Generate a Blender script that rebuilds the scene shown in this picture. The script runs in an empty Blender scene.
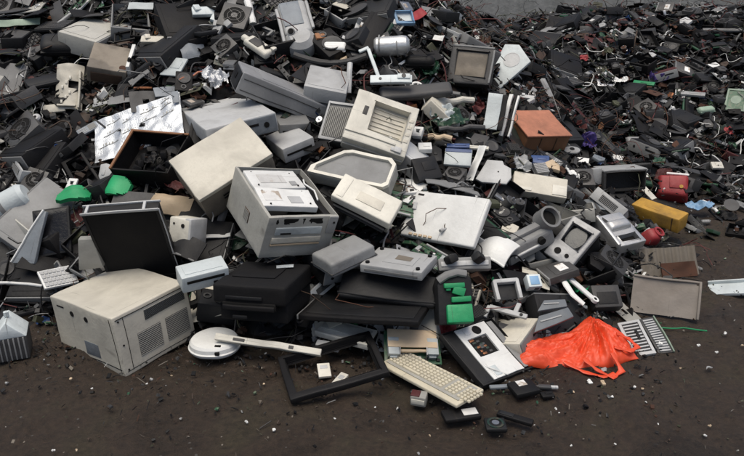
import bpy, bmesh, math, random
from math import radians as R, pi, sin, cos
from mathutils import Vector as V, Matrix, Euler, noise
random.seed(11)
C = bpy.context; S = C.scene; COL = S.collection
# ---------------------------------------------------------------- camera, sky, sun, exposure
CAMZ, PITCH, FP = 1.6, R(22), 714.7
cam = bpy.data.objects.new('camera', bpy.data.cameras.new('camera')); COL.objects.link(cam)
cam.location = (0, 0, CAMZ); cam.rotation_euler = (R(90) - PITCH, 0, 0)
cam.data.sensor_width = 36; cam.data.lens = 36 * FP / 744; cam.data.clip_start = .05; cam.data.clip_end = 500
S.camera = cam
w = bpy.data.worlds.new('World'); S.world = w; w.use_nodes = True
SUN_EL, SUN_AZ = 74, -50          # degrees; azimuth measured from behind the camera
bgn = w.node_tree.nodes['Background']; sky = w.node_tree.nodes.new('ShaderNodeTexSky')
sky.sky_type = 'NISHITA'; sky.sun_disc = False; sky.sun_elevation = R(SUN_EL); sky.sun_rotation = R(180 + SUN_AZ)
sky.air_density = 1.0; sky.dust_density = 4.0; sky.ozone_density = 1.0
w.node_tree.links.new(sky.outputs[0], bgn.inputs[0]); bgn.inputs[1].default_value = .10
sl = bpy.data.lights.new('sun', 'SUN'); sun = bpy.data.objects.new('sun', sl); COL.objects.link(sun)
sl.energy = 2.3; sl.angle = R(48); sl.color = (1, .92, .79)
sun.rotation_euler = Euler((R(90 - SUN_EL), 0, R(SUN_AZ)), 'XYZ')
S.view_settings.view_transform = 'Standard'; S.view_settings.look = 'None'; S.view_settings.gamma = 1
S.view_settings.use_curve_mapping = False; S.view_settings.exposure = 0.16
S.render.engine = 'CYCLES'; S.cycles.max_bounces = 5; S.cycles.use_denoising = True
# ---------------------------------------------------------------- materials
def nodes(name):
    m = bpy.data.materials.new(name); m.use_nodes = True; nt = m.node_tree
    return m, nt, nt.nodes['Principled BSDF'], nt.links.new
def N(nt, t, **k):
    n = nt.nodes.new(t)
    for a, b in k.items(): setattr(n, a, b)
    return n
def pm(name, col, rough=.5, metal=0., dirt=.45, dcol=(.045, .036, .028), scale=9., bump=.12, vary=.35, alpha=None, patch=None, trans=0.):
    m, nt, b, L = nodes(name)
    tc = N(nt, 'ShaderNodeTexCoord'); oi = N(nt, 'ShaderNodeObjectInfo')
    ml = N(nt, 'ShaderNodeMath', operation='MULTIPLY'); L(oi.outputs['Random'], ml.inputs[0]); ml.inputs[1].default_value = 37.
    ad = N(nt, 'ShaderNodeVectorMath', operation='ADD'); L(tc.outputs['Object'], ad.inputs[0]); L(ml.outputs[0], ad.inputs[1])
    n1 = N(nt, 'ShaderNodeTexNoise'); n1.inputs['Scale'].default_value = scale * .7; n1.inputs['Detail'].default_value = 8; n1.inputs['Roughness'].default_value = .68
    L(ad.outputs[0], n1.inputs['Vector'])
    n2 = N(nt, 'ShaderNodeTexNoise'); n2.inputs['Scale'].default_value = scale * 9; n2.inputs['Detail'].default_value = 5; L(ad.outputs[0], n2.inputs['Vector'])
    r1 = N(nt, 'ShaderNodeMapRange'); r1.inputs[1].default_value = .44; r1.inputs[2].default_value = .78; r1.inputs[4].default_value = dirt; L(n1.outputs[0], r1.inputs[0])
    r2 = N(nt, 'ShaderNodeMapRange'); r2.inputs[1].default_value = .52; r2.inputs[2].default_value = .8; r2.inputs[4].default_value = dirt * .4; L(n2.outputs[0], r2.inputs[0])
    n4 = N(nt, 'ShaderNodeTexNoise'); n4.inputs['Scale'].default_value = scale * .45; n4.inputs['Detail'].default_value = 3; n4.inputs['Distortion'].default_value = 1.2; L(ad.outputs[0], n4.inputs['Vector'])
    r4 = N(nt, 'ShaderNodeMapRange'); r4.inputs[1].default_value = .5; r4.inputs[2].default_value = .72; r4.inputs[4].default_value = dirt * .75; L(n4.outputs[0], r4.inputs[0])
    my = N(nt, 'ShaderNodeMath', operation='MAXIMUM'); L(r1.outputs[0], my.inputs[0]); L(r2.outputs[0], my.inputs[1])
    mx = N(nt, 'ShaderNodeMath', operation='MAXIMUM'); L(my.outputs[0], mx.inputs[0]); L(r4.outputs[0], mx.inputs[1])
    hv = N(nt, 'ShaderNodeHueSaturation'); hv.inputs['Color'].default_value = (*col, 1)
    mv = N(nt, 'ShaderNodeMapRange'); L(oi.outputs['Random'], mv.inputs[0]); mv.inputs[3].default_value = 1 - vary; mv.inputs[4].default_value = 1 + vary * .4; L(mv.outputs[0], hv.inputs['Value'])
    src = hv.outputs[0]
    if patch:      # a second colour in worn patches
        n3 = N(nt, 'ShaderNodeTexNoise'); n3.inputs['Scale'].default_value = patch[1]; n3.inputs['Detail'].default_value = 3; L(ad.outputs[0], n3.inputs['Vector'])
        r3 = N(nt, 'ShaderNodeMapRange'); r3.inputs[1].default_value = .5; r3.inputs[2].default_value = .58; L(n3.outputs[0], r3.inputs[0])
        m3 = N(nt, 'ShaderNodeMix', data_type='RGBA'); L(r3.outputs[0], m3.inputs[0]); L(src, m3.inputs[6]); m3.inputs[7].default_value = (*patch[0], 1); src = m3.outputs[2]
    if dirt >= .25:
        for sc, rz in (((2, 160, 9), .5), ((120, 3, 7), .3)):
            mp = N(nt, 'ShaderNodeMapping'); mp.inputs['Scale'].default_value = sc; mp.inputs['Rotation'].default_value = (0, 0, rz); L(ad.outputs[0], mp.inputs[0])
            ns = N(nt, 'ShaderNodeTexNoise'); ns.inputs['Scale'].default_value = 1.; ns.inputs['Detail'].default_value = 2; L(mp.outputs[0], ns.inputs['Vector'])
            rs = N(nt, 'ShaderNodeMapRange'); rs.inputs[1].default_value = .70; rs.inputs[2].default_value = .76; rs.inputs[4].default_value = .55; L(ns.outputs[0], rs.inputs[0])
            m9 = N(nt, 'ShaderNodeMath', operation='MAXIMUM'); L(mx.outputs[0], m9.inputs[0]); L(rs.outputs[0], m9.inputs[1]); mx = m9
    mi = N(nt, 'ShaderNodeMix', data_type='RGBA'); L(mx.outputs[0], mi.inputs[0]); L(src, mi.inputs[6]); mi.inputs[7].default_value = (*dcol, 1)
    L(mi.outputs[2], b.inputs['Base Color'])
    rr = N(nt, 'ShaderNodeMapRange'); L(n1.outputs[0], rr.inputs[0]); rr.inputs[3].default_value = max(.05, rough - .15); rr.inputs[4].default_value = min(1, rough + .3); L(rr.outputs[0], b.inputs['Roughness'])
    b.inputs['Metallic'].default_value = metal
    if max(col) < .03: b.inputs['Specular IOR Level'].default_value = .28
    if trans: b.inputs['Transmission Weight'].default_value = trans
    bp = N(nt, 'ShaderNodeBump'); bp.inputs['Strength'].default_value = bump; bp.inputs['Distance'].default_value = .01; L(n2.outputs[0], bp.inputs['Height']); L(bp.outputs[0], b.inputs['Normal'])
    return m
M = {}
def mk(n, *a, **k): M[n] = pm(n, *a, **k)
mk('beige', (.60, .57, .485), .45, dirt=.32, vary=.15); mk('cream', (.68, .66, .58), .42, dirt=.32, vary=.15)
mk('white', (.76, .77, .75), .4, dirt=.25, vary=.15); mk('bluewhite', (.60, .66, .67), .4, dirt=.3)
mk('warmgrey', (.40, .395, .36), .5, dirt=.4); mk('grey', (.22, .225, .225), .5, dirt=.4)
mk('lightgrey', (.48, .49, .49), .45, dirt=.35); mk('bluegrey', (.19, .215, .24), .45, dirt=.4)
mk('darkgrey', (.05, .051, .053), .5, dirt=.4); mk('charcoal', (.015, .016, .018), .5, dirt=.35, dcol=(.03, .026, .022))
mk('black', (.006, .006, .007), .55, dirt=.3, dcol=(.02, .017, .015)); mk('glossblack', (.008, .009, .012), .12, dirt=.35, dcol=(.05, .045, .04))
mk('brown', (.055, .032, .02), .65, dirt=.5); mk('rust', (.08, .032, .017), .85, metal=.1, dirt=.5)
mk('olive', (.06, .065, .035), .6); mk('darkgreen', (.012, .06, .03), .4, dirt=.3); mk('green', (.01, .27, .1), .45, dirt=.25)
mk('brightgreen', (.015, .36, .13), .5, dirt=.35); mk('palegreen', (.27, .36, .28), .5)
mk('blue', (.03, .08, .24), .4); mk('lightblue', (.2, .36, .55), .4, dirt=.25); mk('purple', (.09, .06, .28), .6)
mk('red', (.33, .03, .035), .5, dirt=.3); mk('darkred', (.09, .014, .014), .6); mk('orange', (.62, .25, .15), .65, dirt=.6)
mk('wood', (.3, .14, .065), .7, dirt=.4); mk('yellow', (.52, .29, .04), .6, dirt=.75, vary=.1); mk('pink', (.4, .2, .2), .6)
mk('steel', (.55, .56, .57), .35, metal=.9, dirt=.45); mk('darksteel', (.11, .11, .11), .5, metal=.6, dirt=.5)
mk('aluminium', (.62, .63, .63), .38, metal=.75, dirt=.35); mk('copper', (.45, .2, .1), .4, metal=.9)
mk('foil', (.8, .82, .84), .22, metal=.9, dirt=.15, bump=.5, scale=30); mk('silver_film', (.60, .63, .66), .28, metal=.45, dirt=.3, scale=14, bump=.25)
mk('label', (.75, .75, .73), .6, dirt=.35, patch=((.42, .36, .3), 22)); mk('hole', (.006, .006, .006), .8, dirt=.1); mk('pale_sticker', (.55, .6, .62), .5, dirt=.3)
mk('glass', (.03, .035, .04), .08, dirt=.3, dcol=(.09, .085, .075)); mk('weathered', (.24, .21, .17), .8, dirt=.6, dcol=(.1, .085, .065), patch=((.17, .15, .125), 6))
mk('dirtygreyboard', (.28, .25, .22), .85, dirt=.5, dcol=(.13, .11, .09)); mk('pcb', (.03, .12, .06), .4, dirt=.4, patch=((.10, .14, .09), 60))
mk('pcbdark', (.012, .04, .028), .4, dirt=.4, patch=((.05, .05, .035), 60)); mk('tan', (.6, .47, .32), .6, dirt=.25)
mk('bagplastic', (.84, .085, .025), .42, dirt=.08, bump=.06, scale=8, vary=0, trans=.18)
mk('toweralu', (.34, .345, .35), .4, metal=.3, dirt=.35, vary=.1); mk('screenblack', (.005, .005, .006), .7, dirt=.25, dcol=(.016, .014, .012)); mk('agedcream', (.62, .57, .44), .45, dirt=.35, vary=.1); mk('rubber', (.02, .02, .02), .7, dirt=.3)
# ground and wall
def ground_mat():
    m, nt, b, L = nodes('dirt_ground'); tc = N(nt, 'ShaderNodeTexCoord')
    a = N(nt, 'ShaderNodeTexNoise'); a.inputs['Scale'].default_value = 1.9; a.inputs['Detail'].default_value = 9; a.inputs['Distortion'].default_value = .8; a.inputs['Roughness'].default_value = .7; L(tc.outputs['Object'], a.inputs[0])
    c = N(nt, 'ShaderNodeTexNoise'); c.inputs['Scale'].default_value = 45; c.inputs['Detail'].default_value = 8; c.inputs['Roughness'].default_value = .75; L(tc.outputs['Object'], c.inputs[0])
    vo = N(nt, 'ShaderNodeTexVoronoi'); vo.inputs['Scale'].default_value = 75; L(tc.outputs['Object'], vo.inputs['Vector'])
    cr = N(nt, 'ShaderNodeValToRGB'); e = cr.color_ramp.elements; e[0].position = .33; e[0].color = (.022, .015, .009, 1); e[1].position = .7; e[1].color = (.038, .032, .018, 1)
    x = e.new(.5); x.color = (.036, .023, .014, 1); L(a.outputs[0], cr.inputs[0])
    c2 = N(nt, 'ShaderNodeMapRange'); c2.inputs[1].default_value = .3; c2.inputs[2].default_value = .75; c2.inputs[3].default_value = .45; c2.inputs[4].default_value = 1.7; L(c.outputs[0], c2.inputs[0])
    mm = N(nt, 'ShaderNodeMix', data_type='RGBA', blend_type='MULTIPLY'); mm.inputs[0].default_value = 1; L(cr.outputs[0], mm.inputs[6]); L(c2.outputs[0], mm.inputs[7])
    gt = N(nt, 'ShaderNodeMath', operation='GREATER_THAN'); L(vo.outputs['Color'], gt.inputs[0]); gt.inputs[1].default_value = .93
    lt = N(nt, 'ShaderNodeMath', operation='LESS_THAN'); L(vo.outputs['Distance'], lt.inputs[0]); lt.inputs[1].default_value = .35
    mu = N(nt, 'ShaderNodeMath', operation='MULTIPLY'); L(gt.outputs[0], mu.inputs[0]); L(lt.outputs[0], mu.inputs[1])
    pb = N(nt, 'ShaderNodeMix', data_type='RGBA'); L(mu.outputs[0], pb.inputs[0]); L(mm.outputs[2], pb.inputs[6]); pb.inputs[7].default_value = (.10, .095, .085, 1)
    L(pb.outputs[2], b.inputs['Base Color'])
    b.inputs['Roughness'].default_value = .85
    rr = N(nt, 'ShaderNodeMapRange'); L(a.outputs[0], rr.inputs[0]); rr.inputs[1].default_value = .35; rr.inputs[2].default_value = .65; rr.inputs[3].default_value = .42; rr.inputs[4].default_value = .95; L(rr.outputs[0], b.inputs['Roughness'])
    bp = N(nt, 'ShaderNodeBump'); bp.inputs['Strength'].default_value = .9; bp.inputs['Distance'].default_value = .02; L(c.outputs[0], bp.inputs['Height']); L(bp.outputs[0], b.inputs['Normal'])
    return m
def concrete_mat():
    m, nt, b, L = nodes('stained_concrete'); tc = N(nt, 'ShaderNodeTexCoord')
    mp = N(nt, 'ShaderNodeMapping'); mp.inputs['Scale'].default_value = (1.6, 1.6, .25); L(tc.outputs['Object'], mp.inputs[0])
    a = N(nt, 'ShaderNodeTexNoise'); a.inputs['Scale'].default_value = 1.6; a.inputs['Detail'].default_value = 8; a.inputs['Roughness'].default_value = .65; L(mp.outputs[0], a.inputs[0])
    c = N(nt, 'ShaderNodeTexNoise'); c.inputs['Scale'].default_value = 14; c.inputs['Detail'].default_value = 7; L(tc.outputs['Object'], c.inputs[0])
    cr = N(nt, 'ShaderNodeValToRGB'); e = cr.color_ramp.elements; e[0].position = .33; e[0].color = (.33, .335, .31, 1); e[1].position = .66; e[1].color = (.52, .52, .49, 1); L(a.outputs[0], cr.inputs[0])
    mm = N(nt, 'ShaderNodeMix', data_type='RGBA', blend_type='MULTIPLY'); mm.inputs[0].default_value = .3; L(cr.outputs[0], mm.inputs[6]); L(c.outputs[0], mm.inputs[7]); L(mm.outputs[2], b.inputs['Base Color'])
    b.inputs['Roughness'].default_value = .9
    bp = N(nt, 'ShaderNodeBump'); bp.inputs['Strength'].default_value = .4; bp.inputs['Distance'].default_value = .02; L(c.outputs[0], bp.inputs['Height']); L(bp.outputs[0], b.inputs['Normal'])
    return m
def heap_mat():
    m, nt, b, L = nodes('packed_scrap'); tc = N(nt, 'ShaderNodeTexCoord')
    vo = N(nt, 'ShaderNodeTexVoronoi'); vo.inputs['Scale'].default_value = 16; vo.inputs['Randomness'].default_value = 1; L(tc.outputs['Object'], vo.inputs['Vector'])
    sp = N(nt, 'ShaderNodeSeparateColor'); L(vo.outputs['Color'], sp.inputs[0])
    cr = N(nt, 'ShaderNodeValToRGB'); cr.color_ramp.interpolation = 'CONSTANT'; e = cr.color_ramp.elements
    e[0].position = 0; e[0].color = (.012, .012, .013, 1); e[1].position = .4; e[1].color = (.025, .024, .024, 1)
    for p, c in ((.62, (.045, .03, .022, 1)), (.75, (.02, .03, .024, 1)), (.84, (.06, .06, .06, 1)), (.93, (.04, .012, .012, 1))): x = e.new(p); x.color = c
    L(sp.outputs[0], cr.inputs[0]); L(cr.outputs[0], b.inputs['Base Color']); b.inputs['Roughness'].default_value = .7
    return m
GROUND, CONC, HEAPM = ground_mat(), concrete_mat(), heap_mat()
# ---------------------------------------------------------------- geometry helper
class G:
    def __init__(s): s.b = bmesh.new()
    def _add(s, vs, fs, mi=0, bev=0, seg=2, mat=None):
        bv = [s.b.verts.new(mat @ V(v) if mat else v) for v in vs]; out = []
        for f in fs:
            try: fc = s.b.faces.new([bv[i] for i in f]); fc.material_index = mi; out.append(fc)
            except ValueError: pass
        if bev:
            for f in out: f.normal_update()
            es = [e for e in {e for f in out for e in f.edges} if len(e.link_faces) == 2 and e.calc_face_angle(0) > .2]
            r = bmesh.ops.bevel(s.b, geom=es, offset=bev, segments=seg, affect='EDGES', profile=.5, clamp_overlap=True)
            for f in r['faces']: f.material_index = mi
        return out
    def box(s, c, d, mi=0, bev=.003, rot=None, seg=2, taper=None):
        x, y, z = d[0] / 2, d[1] / 2, d[2] / 2; t = taper or (1, 1)
        vs = [(-x, -y, -z), (x, -y, -z), (x, y, -z), (-x, y, -z), (-x * t[0], -y * t[1], z), (x * t[0], -y * t[1], z), (x * t[0], y * t[1], z), (-x * t[0], y * t[1], z)]
        mt = Matrix.Translation(c) @ (Euler([R(a) for a in rot]).to_matrix().to_4x4() if rot else Matrix())
        s._add(vs, [(3, 2, 1, 0), (4, 5, 6, 7), (0, 1, 5, 4), (1, 2, 6, 5), (2, 3, 7, 6), (3, 0, 4, 7)], mi, min(bev, min(d) * .45), seg, mt); return s
    def pocket(s, d, r, depth, mi=0, mf=None, bev=.003, through=False, c=(0, 0, 0)):      # box with a rectangular pocket in its +z side; r = x0,x1,y0,y1
        x, y, z = d[0] / 2, d[1] / 2, d[2] / 2; a, b_, c_, e = r; zb = -z if through else z - depth
        vs = [(-x, -y, -z), (x, -y, -z), (x, y, -z), (-x, y, -z), (-x, -y, z), (x, -y, z), (x, y, z), (-x, y, z), (a, c_, z), (b_, c_, z), (b_, e, z), (a, e, z), (a, c_, zb), (b_, c_, zb), (b_, e, zb), (a, e, zb)]
        fs = [(0, 1, 5, 4), (1, 2, 6, 5), (2, 3, 7, 6), (3, 0, 4, 7), (4, 5, 9, 8), (5, 6, 10, 9), (6, 7, 11, 10), (7, 4, 8, 11), (9, 8, 12, 13), (10, 9, 13, 14), (11, 10, 14, 15), (8, 11, 15, 12)]
        fs += [(1, 0, 12, 13), (2, 1, 13, 14), (3, 2, 14, 15), (0, 3, 15, 12)] if through else [(3, 2, 1, 0)]
        s._add(vs, fs, mi, bev, 2, Matrix.Translation(c))
        if not through: s.box((c[0] + (a + b_) / 2, c[1] + (c_ + e) / 2, c[2] + zb + .0015), (b_ - a - .001, e - c_ - .001, .003), mi if mf is None else mf, 0)
        return s
    def cyl(s, c, r, h, mi=0, ax='z', seg=24, bev=.002, r2=None, rot=None):
        r2 = r if r2 is None else r2; vs = []
        for k in range(seg): a = 2 * pi * k / seg; vs.append((r * cos(a), r * sin(a), -h / 2))
        for k in range(seg): a = 2 * pi * k / seg; vs.append((r2 * cos(a), r2 * sin(a), h / 2))
        m = {'z': Matrix(), 'x': Matrix.Rotation(pi / 2, 4, 'Y'), 'y': Matrix.Rotation(pi / 2, 4, 'X')}[ax]
        if rot: m = Euler([R(a) for a in rot]).to_matrix().to_4x4()
        fs = [tuple(range(seg))[::-1], tuple(range(seg, 2 * seg))] + [(k, (k + 1) % seg, (k + 1) % seg + seg, k + seg) for k in range(seg)]
        s._add(vs, fs, mi, 0, 1, Matrix.Translation(c) @ m); return s
    def ring(s, c, r, ri, h, mi=0, seg=28, mt=None):
        vs = []; 
        for rr, z in ((r, -h / 2), (r, h / 2), (ri, h / 2), (ri, -h / 2)):
            for k in range(seg): a = 2 * pi * k / seg; vs.append((rr * cos(a), rr * sin(a), z))
        fs = [(j * seg + k, j * seg + (k + 1) % seg, ((j + 1) % 4) * seg + (k + 1) % seg, ((j + 1) % 4) * seg + k) for j in range(4) for k in range(seg)]
        s._add(vs, fs, mi, 0, 1, Matrix.Translation(c) @ (mt or Matrix())); return s
    def lathe(s, prof, c=(0, 0, 0), mi=0, seg=32, mt=None, sx=1, sy=1):
        n = len(prof); vs = [(r * cos(2 * pi * k / seg) * sx, r * sin(2 * pi * k / seg) * sy, z) for r, z in prof for k in range(seg)]
        fs = [(j * seg + k, j * seg + (k + 1) % seg, (j + 1) * seg + (k + 1) % seg, (j + 1) * seg + k) for j in range(n - 1) for k in range(seg)]
        fs += [tuple(range(seg))[::-1], tuple(range((n - 1) * seg, n * seg))]
        s._add(vs, fs, mi, 0, 1, Matrix.Translation(c) @ (mt or Matrix())); return s
    def prism(s, poly, z0, z1, mi=0, bev=.003, mt=None, seg=2):
        n = len(poly); vs = [(x, y, z0) for x, y in poly] + [(x, y, z1) for x, y in poly]
        s._add(vs, [tuple(range(n))[::-1], tuple(range(n, 2 * n))] + [(k, (k + 1) % n, (k + 1) % n + n, k + n) for k in range(n)], mi, bev, seg, mt); return s
    def tube(s, pts, r, mi=0, seg=7, flat=1.):
        pts = [V(p) for p in pts]; vs = []; up = V((.13, .27, 1)).normalized()
        for i, p in enumerate(pts):
            t = (pts[min(i + 1, len(pts) - 1)] - pts[max(i - 1, 0)]).normalized(); a = t.cross(up)
            if a.length < 1e-3: a = t.cross(V((1, 0, 0)))
            a.normalize(); b = a.cross(t); rr = r[i] if isinstance(r, (list, tuple)) else r
            for k in range(seg): q = 2 * pi * k / seg; vs.append(tuple(p + a * rr * cos(q) + b * rr * flat * sin(q)))
        n = len(pts); fs = [(j * seg + k, j * seg + (k + 1) % seg, (j + 1) * seg + (k + 1) % seg, (j + 1) * seg + k) for j in range(n - 1) for k in range(seg)]
        fs += [tuple(range(seg))[::-1], tuple(range((n - 1) * seg, n * seg))]
        s._add(vs, fs, mi); return s
    def sheet(s, wd, dp, th, f, nx=14, ny=12, mi=0, hole=None):      # bent sheet of real thickness: z = f(x, y)
        idx = {}; vs = []
        for j in range(ny + 1):
            for i in range(nx + 1):
                x, y = (i / nx - .5) * wd, (j / ny - .5) * dp; z = f(x, y); q = f.__dict__.get('warp') if hasattr(f, '__dict__') else None
                if q: x, y = q(x, y)
                idx[i, j] = len(vs); vs += [(x, y, z), (x, y, z - th)]
        fs = []; keep = lambda i, j: 0 <= i < nx and 0 <= j < ny and not (hole and hole((i + .5) / nx, (j + .5) / ny))
        for j in range(ny):
            for i in range(nx):
                if not keep(i, j): continue
                a, b, c, d = idx[i, j], idx[i + 1, j], idx[i + 1, j + 1], idx[i, j + 1]
                fs += [(a, b, c, d), (d + 1, c + 1, b + 1, a + 1)]
                for (di, dj, p, q) in ((0, -1, a, b), (1, 0, b, c), (0, 1, c, d), (-1, 0, d, a)):
                    if not keep(i + di, j + dj): fs.append((q, p, p + 1, q + 1))
        s._add(vs, fs, mi); return s
    def mesh(s, name, smooth=True, jit=0):
        bmesh.ops.remove_doubles(s.b, verts=s.b.verts, dist=1e-5)
        bmesh.ops.recalc_face_normals(s.b, faces=s.b.faces)
        if jit:
            for v in s.b.verts: v.co += noise.noise_vector(v.co * 7 + V((jit * 13, 0, 0))) * .012
        me = bpy.data.meshes.new(name); s.b.to_mesh(me); s.b.free()
        if smooth:
            me.polygons.foreach_set('use_smooth', [True] * len(me.polygons)); me.set_sharp_from_angle(angle=R(32))
        return me
    def out(s, name, mats, parent=None, smooth=True, jit=0):
        me = s.mesh(name, smooth, jit)
        for m in (mats if isinstance(mats, (list, tuple)) else [mats]): me.materials.append(M[m] if isinstance(m, str) else m)
        o = bpy.data.objects.new(name, me); COL.objects.link(o); o.parent = parent; return o
def tag(o, label, cat, group=None, kind=None):
    o['label'] = label
    if cat: o['category'] = cat
    if group: o['group'] = group
    if kind: o['kind'] = kind
    return o
# ---------------------------------------------------------------- the heap's shape
def sstep(a, b, x):
    t = max(0., min(1., (x - a) / (b - a))); return t * t * (3 - 2 * t)
def tab(tb, x):
    if x <= tb[0][0]: return tb[0][1]
    for (a, u), (b, v) in zip(tb, tb[1:]):
        if x <= b: return u + (v - u) * (x - a) / (b - a)
    return tb[-1][1]
FOOT = [(-6, 3.2), (-2.4, 2.95), (-1.64, 2.8), (-1.0, 2.62), (-.3, 2.55), (.25, 2.52), (.7, 2.5), (1.1, 2.7), (1.5, 3.05), (1.9, 3.6), (2.4, 4.3), (6, 4.6)]
SLOPE = [(-6, .6), (.1, .6), (.5, .47), (.9, .36), (1.3, .24), (1.7, .14), (2.4, .12)]
RIDGE = [(-6, 1.75), (.3, 1.75), (.7, 1.0), (1.0, .86), (1.4, .78), (1.9, .86), (2.2, .90), (3, .93), (6, .95)]
def H(x, y):
    s = y - tab(FOOT, x)
    if s <= 0: return 0.
    z = tab(SLOPE, x) * s * sstep(-.05, .35, s)
    if x > .2: z = max(z, .38 * max(0., y - 4.55) * sstep(0, .5, y - 4.55))
    r = tab(RIDGE, x)
    if z >= .8 * r: z = r * (.8 + .2 * (1 - math.exp(-(z - .8 * r) / (.2 * r))))
    return z * (1 - sstep(8.2, 10.5, y))
def bump(x, y): return .05 * noise.noise((x * 2.3, y * 2.3, 0)) + .05 * noise.noise((x * 6, y * 6, 3))
CAM = V((0, 0, CAMZ)); FWD = V((0, cos(PITCH), -sin(PITCH))); UPV = V((0, sin(PITCH), cos(PITCH)))
def toscreen(p):
    q = p - CAM; z = q.dot(FWD); return 372 + FP * q.x / z, 228 - FP * q.dot(UPV) / z, z
def atpix(px, py, off=0.):      # the point of the heap that the photograph shows at this pixel, off metres above its surface towards us
    d = FWD + V((1, 0, 0)) * ((px - 372) / FP) + UPV * (-(py - 228) / FP); t = 1.2
    while t < 14:
        p = CAM + d * t
        if p.z <= H(p.x, p.y): break
        t += .01
    return CAM + d * (t - off)
# ---------------------------------------------------------------- the setting
def axis(a, b, fine0, fine1, st):
    v = []; x = fine0
    while x < fine1: v.append(x); x += st
    v.append(fine1); g = st; x = fine0
    while x > a: g *= 1.5; x -= g; v.insert(0, x)
    g = st; x = fine1
    while x < b: g *= 1.5; x += g; v.append(x)
    return v
xs, ys = axis(-60, 60, -1.9, 2.6, .017), axis(-25, 70, 1.6, 4.2, .017); nx = len(xs)
vs = [(x, y, (.022 * noise.noise((x * 1.7, y * 1.7, 1)) + .012 * noise.noise((x * 7, y * 7, 2)) + .012 * max(0, noise.noise((x * 16, y * 16, 2))) + .006 * noise.noise((x * 27, y * 27, 2)) - .014) if abs(x) < 6 and 0 < y < 9 else -.012) for y in ys for x in xs]
me = bpy.data.meshes.new('ground'); me.from_pydata(vs, [], [(j * nx + i, j * nx + i + 1, (j + 1) * nx + i + 1, (j + 1) * nx + i) for j in range(len(ys) - 1) for i in range(nx - 1)])
me.polygons.foreach_set('use_smooth', [True] * len(me.polygons)); me.materials.append(GROUND)
gr = bpy.data.objects.new('ground', me); COL.objects.link(gr); gr['kind'] = 'structure'; gr['label'] = 'dark brown dirt ground in front of the scrap heap'
hx, hy = [-4.5 + .06 * i for i in range(180)], [2.3 + .06 * i for i in range(140)]; n = len(hx)
me = bpy.data.meshes.new('scrap_heap'); me.from_pydata([(x, y, (H(x, y) - .10 + bump(x, y)) if H(x, y) > .0 else -.15) for y in hy for x in hx], [], [(j * n + i, j * n + i + 1, (j + 1) * n + i + 1, (j + 1) * n + i) for j in range(len(hy) - 1) for i in range(n - 1)])
me.materials.append(HEAPM); hp = bpy.data.objects.new('scrap_heap', me); COL.objects.link(hp); hp['kind'] = 'stuff'; hp['label'] = 'packed dark mass of scrap inside the heap'; hp['category'] = 'scrap'
g = G(); g.box((3, 12.6, 1.55), (34, .22, 3.3), 0, .012); g.box((3, 12.6, 3.25), (34.1, .3, .12), 0, .012)
tag(g.out('concrete_wall', CONC), 'tall stained grey concrete wall behind the scrap heaps', 'wall')
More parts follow.
